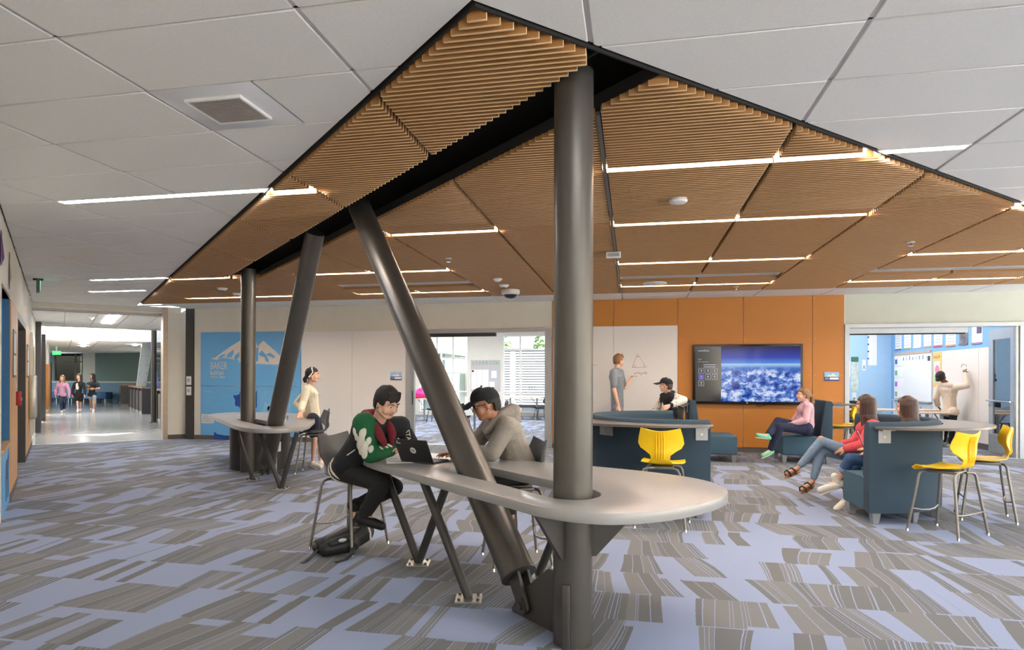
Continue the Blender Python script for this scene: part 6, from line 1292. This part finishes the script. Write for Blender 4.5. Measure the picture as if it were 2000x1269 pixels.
def tree(label, x, y, h, w, lm=None):
    t = thing('tree', label, 'tree', (x, y, -.25), 0, 'trees behind the louvre building'); MB().cyl((0,0,0),(0,0,h*.5),.16,.1,seg=8).build('trunk', M_trunk, t); mb = MB(); rnd = random.Random(int(x*10))
    for k in range(220):
        z = rnd.uniform(.25, 1)*h; r = w*(1.1 - z/h)*rnd.uniform(.5, 1); a = rnd.uniform(0, 6.28); c = V((r*math.cos(a), r*math.sin(a), z)); s_ = rnd.uniform(.10,.22)
        d1 = V((rnd.uniform(-1,1), rnd.uniform(-1,1), rnd.uniform(-.6,.6))).normalized()*s_; d2 = d1.cross(UP).normalized()*s_*.6; mb.add([c-d1, c-d2, c+d1, c+d2, c+V((0,0,s_*.4)), c-V((0,0,s_*.4))], [(0,1,4),(1,2,4),(2,3,4),(3,0,4),(1,0,5),(2,1,5),(3,2,5),(0,3,5)])
    mb.build('crown', lm or M_leaf, t)
for k, (x, y, h, w) in enumerate(((-8.0,42,4.9,1.6),(-5.9,43,4.6,1.5),(-4.2,42,5.0,1.7),(-2.2,43,4.7,1.6),(-.2,42,4.9,1.6))): tree(['leftmost','second from left','middle','second from right','rightmost'][k] + ' tree above the louvre building outside', x, y, h, w)
for k, (x, y) in enumerate(((-46.5,45),(-44.2,43.5),(-42.4,45),(-40.4,43.5))): tree(['leftmost','second','third','rightmost'][k] + ' tree seen through the far corridor window', x, y, 6.5, 2.4, pm('far_tree_leaves', (168, 196, 120), .8, var=.5, scale=4))

# ------------------------------------------------------------------ classroom on the right
r2 = root('wall_right'); M_clb = pm('classroom_blue', (128, 176, 218), .7, var=.02); M_clb2 = pm('classroom_pale_blue', (168, 204, 232), .7, var=.02)
MB().box(-1.0,7.2,20.4,20.55,0,3.5).build('wall_section', M_clb2, r2); MB().box(7.05,7.2,13.9,20.4,0,3.5).build('wall_section', M_clb, r2)
for x0, x1, z0, z1 in ((-1.15,-1.0,0,3.5),): MB().box(x0,x1,13.9,14.6,z0,z1).build('wall_section', M_wallw, r2); MB().box(x0,x1,14.6,20.0,0,.9).build('wall_section', M_wallw, r2); MB().box(x0,x1,14.6,20.0,2.9,3.5).build('wall_section', M_wallw, r2); MB().box(x0,x1,20.0,20.4,z0,z1).build('wall_section', M_wallw, r2)
struct('baseboard_right', MB().box(7.035,7.05,14.0,20.4,0,.11), M_base)
c2 = root('ceiling')
for i in range(7):
    for j in range(6): MB().box(-1+i*1.15+.01,-1+(i+1)*1.15-.01,13.95+j*1.08+.01,13.95+(j+1)*1.08-.01,3.2,3.22).build('ceiling_tile', M_tile, c2)
MB().box(-1.1,7.15,13.9,20.5,3.225,3.26).build('ceiling_deck', M_tee, c2)
for k in range(6):  # fixtures out of view, put in to light the right classroom
    x, y = (1.0, 3.4, 5.8)[k % 3], (15.6, 18.6)[k//3]; t = thing('linear_light', ['left','middle','right'][k % 3] + [' nearer',' farther'][k//3] + ' added unseen ceiling light in the right classroom', 'ceiling light', (x, y, 3.2), 0, 'added right classroom lights')
    MB().box(-.12,.12,-1.1,1.1,-.02,-.001).build('lens', M_fill2, t); MB().box(-.14,.14,-1.12,1.12,-.0009,0).build('frame', M_white, t)
XR = 7.05
t = thing('whiteboard', 'wide cream writing wall the girl in the beige hoodie is writing on', 'whiteboard', (XR-.012,16.0,0)); o = tuple(t.location)
for a, b in ((14.1,15.6),(15.61,17.76)): MB().box(XR-.012,XR-.001,a,b,.12,2.085).build('panel', pm('writing_wall_cream', (226, 216, 204), .4, var=.01), t, org=o, bev=.002, seg=1)
MB().tube([(XR-.014,16.1,1.70),(XR-.014,16.15,1.75),(XR-.014,16.3,1.76),(XR-.014,16.35,1.70)], .004, 5).build('marker_line', M_steeld, t, org=o)
t = thing('whiteboard', 'bright white projection board in the right classroom corner with notes along its edge', 'whiteboard', (XR-.03,19.0,0)); o = tuple(t.location)
MB().box(XR-.03,XR-.001,17.80,20.1,.88,2.12).build('panel', M_white, t, org=o, bev=.003, seg=1); MB().box(XR-.05,XR-.0301,17.80,20.1,2.08,2.14).build('top_rail', pm('tan_rail', (186, 164, 140), .5), t, org=o); MB().box(XR-.10,XR-.0301,17.80,20.1,.86,.89).build('pen_tray', M_alu, t, org=o); MB().box(XR-.022,XR-.001,17.80,20.2,.12,.85).build('lower_panel', M_white, t, org=o)
for k in range(9): MB().box(XR-.034,XR-.0301,18.05+k*.2,18.08+k*.2,1.93,2.0 + (k*7 % 4)*.012).build('magnet_label', M_steeld if k % 3 else M_blue2, t, org=o)
MB().box(XR-.04,XR-.0301,17.86,17.98,1.88,2.0).build('dark_emblem', M_steeld, t, org=o)
for k, (z, c) in enumerate(((1.92,(60,90,170)),(1.62,(120,180,110)),(1.32,(190,90,190)),(1.05,(170,170,120)))):
    MB().box(XR-.045,XR-.0301,19.5,20.05,z-.12,z+.13).build('note_sheet', M_paper, t, org=o); MB().box(XR-.047,XR-.0451,19.85,20.0,z-.08,z+.05).build('note_block', pm('note_%d' % c[0], c, .7), t, org=o)
pc = [(2.8,2.22),(2.76,2.22),(2.72,2.22),(2.68,2.22),(2.64,2.2),(2.62,2.18),(2.62,2.18),(2.60,2.17)]
py = [(20.1,19.66),(19.5,19.06),(18.9,18.44),(18.28,17.86),(17.72,17.27),(17.1,16.62),(16.46,16.07),(15.9,15.47)]
pcol = [(90,110,170),(150,180,120),(225,225,222),(205,180,190),(200,90,110),(222,140,70),(110,110,120),(150,110,160)]
for k, ((a, b), (zt, zb)) in enumerate(zip(py, pc)):
    zt = 2.86; nm = ['first','second','third','fourth','fifth','sixth','seventh','eighth'][k]
    lb = {6:'dark photographic poster, seventh in the row above the classroom whiteboards', 7:'white poster with a dark picture, last on the right of the row'}.get(k, f'white text poster, {nm} from the left in the row above the whiteboards')
    t = thing('poster', lb, 'poster', (XR-.004,(a+b)/2,zb), 0, 'posters above the classroom whiteboards'); o = tuple(t.location)
    rows = [[(XR-.004-.012*math.sin(PI*i/6)*(j % 3 == 1), a + (b-a)*i/6, zb + (zt-zb)*j/5) for i in range(7)] for j in range(6)]
    MB().grid(rows).build('sheet', M_paper if k != 6 else pm('poster_photo', (110, 108, 112), .4, var=.6, scale=9), t, org=o, smooth=True, solid=.002)
    MB().box(XR-.022,XR-.0165,b+.01,a-.01,zb,zb+.035).build('bottom_band', pm('poster_band_%d' % k, pcol[k], .6), t, org=o)
    if k < 6:
        for q in range(6): MB().box(XR-.021,XR-.0175,b+.06,a-.06-.05*(q % 3),zb+.1+q*.07,zb+.112+q*.07).build('text_line', M_alu, t, org=o)
    if k == 7: MB().box(XR-.022,XR-.0175,b+.03,b+.20,zb+.22,zt-.05).build('picture', pm('poster_picture', (90, 70, 110), .5, var=.5, scale=12), t, org=o)
t = thing('poster', 'yellow framed poster with pink and green shapes beside the beige hooded girl', 'poster', (XR-.014,17.5,1.5)); o = tuple(t.location)
MB().box(XR-.018,XR-.0125,17.29,17.75,1.25,2.07).build('sheet', pm('poster_yellow', (226, 190, 110), .7, var=.1, scale=20), t, org=o); MB().box(XR-.020,XR-.0181,17.36,17.68,1.36,1.86).build('inner_sheet', pm('poster_ice', (206, 222, 226), .7), t, org=o)
MB().cyl((XR-.0201,17.50,1.66),(XR-.023,17.50,1.66),.11,seg=14).build('pink_shape', pm('poster_pink', (222, 130, 160), .7), t, org=o); MB().box(XR-.023,XR-.0201,17.40,17.64,1.38,1.52).build('green_shape', pm('poster_green', (150, 206, 120), .7), t, org=o); text('poster_title', 'Seeing Me', .11, Matrix.Translation((XR-.0185-o[0],17.71-o[1],1.93-o[2])) @ Matrix.Rotation(-PI/2, 4, 'Z') @ Matrix.Rotation(PI/2, 4, 'X'), pm('title_brown', (150, 100, 60), .7), t, sx=.8)
YC = 20.4
for k, (x0, x1, z0, z1, lb) in enumerate(((6.46,6.68,1.82,2.75,'tall white banner with blue tabs on the pale blue classroom wall'),(6.02,6.21,1.10,2.06,'map poster on the pale blue classroom wall above the coral sweater girl'),(6.31,6.40,1.68,1.98,'narrow white note on the pale blue classroom wall'),(5.92,6.0,1.5,1.95,'white sheet at the left edge of the pale blue classroom wall'),(6.05,6.16,.78,1.06,'small green sheet low on the pale blue classroom wall'))):
    t = thing('poster', lb, 'poster', ((x0+x1)/2,YC-.003,z0)); o = tuple(t.location); MB().box(x0,x1,YC-.008,YC-.001,z0,z1).build('sheet', M_paper if k != 1 else pm('map_sheet', (200, 214, 206), .7, var=.25, scale=9), t, org=o)
    if k == 0: [MB().box(x0-.02,x0+.02,YC-.012,YC-.0081,z0+.17+q*.2,z0+.21+q*.2).build('tab', M_navy, t, org=o) for q in range(4)]
    if k == 1: MB().box(x0,x1,YC-.01,YC-.0081,z1-.14,z1).build('header', pm('map_header', (60, 110, 90), .7, var=.3, scale=20), t, org=o)
    if k in (2,3,4): MB().box(x0+.02,x1-.02,YC-.01,YC-.0081,z0+.04,z0+.14).build('print', M_alu if k != 4 else pm('print_green', (120, 170, 150), .7), t, org=o)
table('long oak edged table behind the two girls in the right classroom', (5.9,17.0,0), 2.0, .6, .74); table('oak edged table left of the girl in beige hoodie', (6.15,15.9,0), .9, .5, .73)
chair('grey blue chair behind the beige hooded girl', (6.62,17.95,0), face(-1,.1), M_chw); chair('grey blue chair at the table behind the coral sweater girl', (5.75,17.8,0), face(-.2,-1), M_chw); chair('black chair by the left jamb of the right classroom', (5.15,15.8,0), face(1,.2)); chair('black chair behind the yellow stools', (5.2,17.3,0), face(1,.2))
t = thing('desk_box', 'black equipment box on a stand at the far classroom wall', 'box', (5.8,19.3,0)); MB().box(-.35,.35,-.25,.25,.5,.86).build('box', M_black, t, bev=.01); MB().box(-.3,.3,-.2,.2,0,.5).build('stand', M_steeld, t)
t = thing('paper_stack', 'white papers on the black equipment box', 'paper', (5.95,19.25,.861)); MB().box(-.15,.15,-.1,.1,0,.05).build('stack', M_paper, t)
# open glass door leaf
dl = root('door_4'); a = V((6.835,13.84,0)); d = V((.075,1.0,0)).normalized(); nrm = V((d.y,-d.x,0)); MD = Matrix(((d.x,nrm.x,0,a.x),(d.y,nrm.y,0,a.y),(0,0,1,0),(0,0,0,1)))
for x0, x1, z0, z1, nm in ((0,.14,.01,2.40,'stile'),(.86,1.05,.01,2.40,'stile'),(.14,.86,2.20,2.40,'rail'),(.14,.86,.01,.38,'rail')): MB(MD).box(x0,x1,-.022,.022,z0,z1).build(nm, M_alu, dl)
MB(MD).box(.141,.859,-.006,.006,.38,2.20).build('pane', glass('door_glass', (.9,.95,1.0), 0., .30), dl)
MB(MD).box(.02,1.04,-.026,-.0221,.01,.36).build('kick_plate', M_zinc, dl); MB(MD).cyl((.02,-.07,1.02),(1.03,-.07,1.02),.016,seg=10).build('push_bar', M_chrome, dl); [MB(MD).cyl((x,-.07,1.02),(x,-.02,1.02),.012,seg=8).build('bar_bracket', M_chrome, dl) for x in (.06,.98)]; MB(MD).cyl((.98,-.04,.93),(.98,-.02,.93),.03,seg=12).build('lock', M_chrome, dl)
MB(MD).box(-.09,-.005,-.02,.06,.0,2.40).build('hinge_post', M_zinc, dl)
# pennants and things behind the door glass
def dpen(label, P, c, extra=None):
    t = thing('pennant', label, 'pennant', tuple(MD @ V((P[0][0],.06,P[0][1])))); o = tuple(t.location); n = len(P)
    MB(MD).add([(x,.05,z) for x, z in P] + [(x,.056,z) for x, z in P], [tuple(range(n)), tuple(range(n,2*n))[::-1]] + [(i,(i+1)%n,n+(i+1)%n,n+i) for i in range(n)]).build('cloth', pm('felt_%d_%d' % (c[0], c[1]), c, .9), t, org=o); return t, o
M_gold = pm('felt_gold', (226, 180, 70), .9)
t, o = dpen('black and gold pennant lettered PLU behind the door glass', [(.80,2.10),(.80,1.66),(.14,1.42),(.14,1.55)], (34, 32, 32))
MB(MD).box(.78,.82,.044,.0499,1.66,2.10).build('gold_edge', M_gold, t, org=o); MB(MD).cyl((.66,.044,1.80),(.66,.0499,1.80),.10,seg=24).build('seal', M_gold, t, org=o); MB(MD).cyl((.66,.041,1.80),(.66,.0439,1.80),.06,seg=20).build('seal_core', M_steeld, t, org=o)
qd = MD @ V((.50,.044,1.68)) - V(o); Mx = Matrix(((-d.x,0,-nrm.x,qd.x),(-d.y,0,-nrm.y,qd.y),(0,1,0,qd.z),(0,0,0,1))); text('pennant_letters', 'PLU', .21, Mx @ Matrix.Rotation(-.35, 4, 'Z'), M_gold, t, depth=.003, sx=.8)
dpen('grey green pennant with leaf shape behind the door glass, lower one', [(.50,1.50),(.70,1.20),(.20,1.02),(.16,1.10)], (120, 140, 120))
t = thing('round_sticker', 'round blue and white sticker behind the door glass', 'sticker', tuple(MD @ V((.52,.03,1.30)))); o = tuple(t.location); MB(MD).cyl((.52,.02,1.26),(.52,.026,1.26),.10,seg=24).build('disc', M_blue2, t, org=o); MB(MD).cyl((.52,.017,1.26),(.52,.0199,1.26),.055,seg=6).build('emblem', M_white, t, org=o)
t = thing('potted_plant', 'small green plant in a box behind the door glass', 'plant', (6.99,14.35,0.9)); o = tuple(t.location); MB().box(6.955,7.03,14.1,14.6,.94,1.02).build('planter', M_steel, t, org=o)
mb = MB(); rnd = random.Random(5)
for k in range(60): x, y = rnd.uniform(6.96,7.025), rnd.uniform(14.1,14.6); mb.cyl((x,y,1.02),(x+rnd.uniform(-.02,.015),y+rnd.uniform(-.03,.03),1.07+rnd.uniform(0,.04)),.008,.001,seg=5)
mb.build('leaves', pm('plant_green', (90, 150, 70), .7, var=.3), t, org=o); MB().box(6.95,7.045,14.05,14.65,.90,.94).build('wall_shelf', M_white, t, org=o)
# ------------------------------------------------------------------ unseen rest of the commons: walls and windows behind the camera
rb = root('wall_front')
MB().box(3.3,11.1,-4.2,-4.06,0,.25).build('wall_section', M_wallw, rb); MB().box(3.3,11.1,-4.2,-4.06,2.85,3.3).build('wall_section', M_wallw, rb)
for x in (3.3,5.0,6.9,8.8,10.7): MB().box(x,x+.3,-4.2,-4.06,.25,2.85).build('wall_section', M_wallw, rb)
re_ = root('wall_east')
MB().box(11,11.15,-4.2,13.9,0,.25).build('wall_section', M_wallw, re_); MB().box(11,11.15,-4.2,13.9,2.85,3.3).build('wall_section', M_wallw, re_)
for y in (-4.2,-1.8,.8,3.4,6.0,8.6,11.2,13.5): MB().box(11,11.15,y,y+.35,.25,2.85).build('wall_section', M_wallw, re_)
struct('ground_outside', MB().box(11.2,60,-40,60,-.3,-.25), pm('paving_outside', (206, 204, 196), .9))  # unseen paving here and below, added to bounce sunlight up to the ceilings
struct('ground_outside', MB().box(-20,11.2,-40,-4.3,-.3,-.25), pm('paving_outside', (206, 204, 196), .9))
OFF = [(x, y) for y in (-3.4,-1.45,.4,2.11) for x in (.2, 2.28, 4.76, 7.24, 9.3) if x + y > 0.4 and x > y*0+.1] + [(7.24,3.885),(9.72,3.885),(7.24,5.74),(9.72,5.74),(9.72,7.54)]  # extra unseen fixtures, added as fill for the near floor and ceiling
for k, (x, y) in enumerate(OFF):
    x0 = min(TX, key=lambda q: abs(q-x)); y0 = min(YL, key=lambda q: abs(q-y))
    t = thing('linear_light', 'added white ceiling light strip for fill, out of view', 'ceiling light', (x0, y0, ZC), 0, 'added fill lights outside the frame'); MB().box(.03,1.2,.02,.12,-.022,-.012).build('lens', M_lens, t); MB().box(.02,1.21,.01,.13,-.0119,-.009).build('frame', M_white, t)
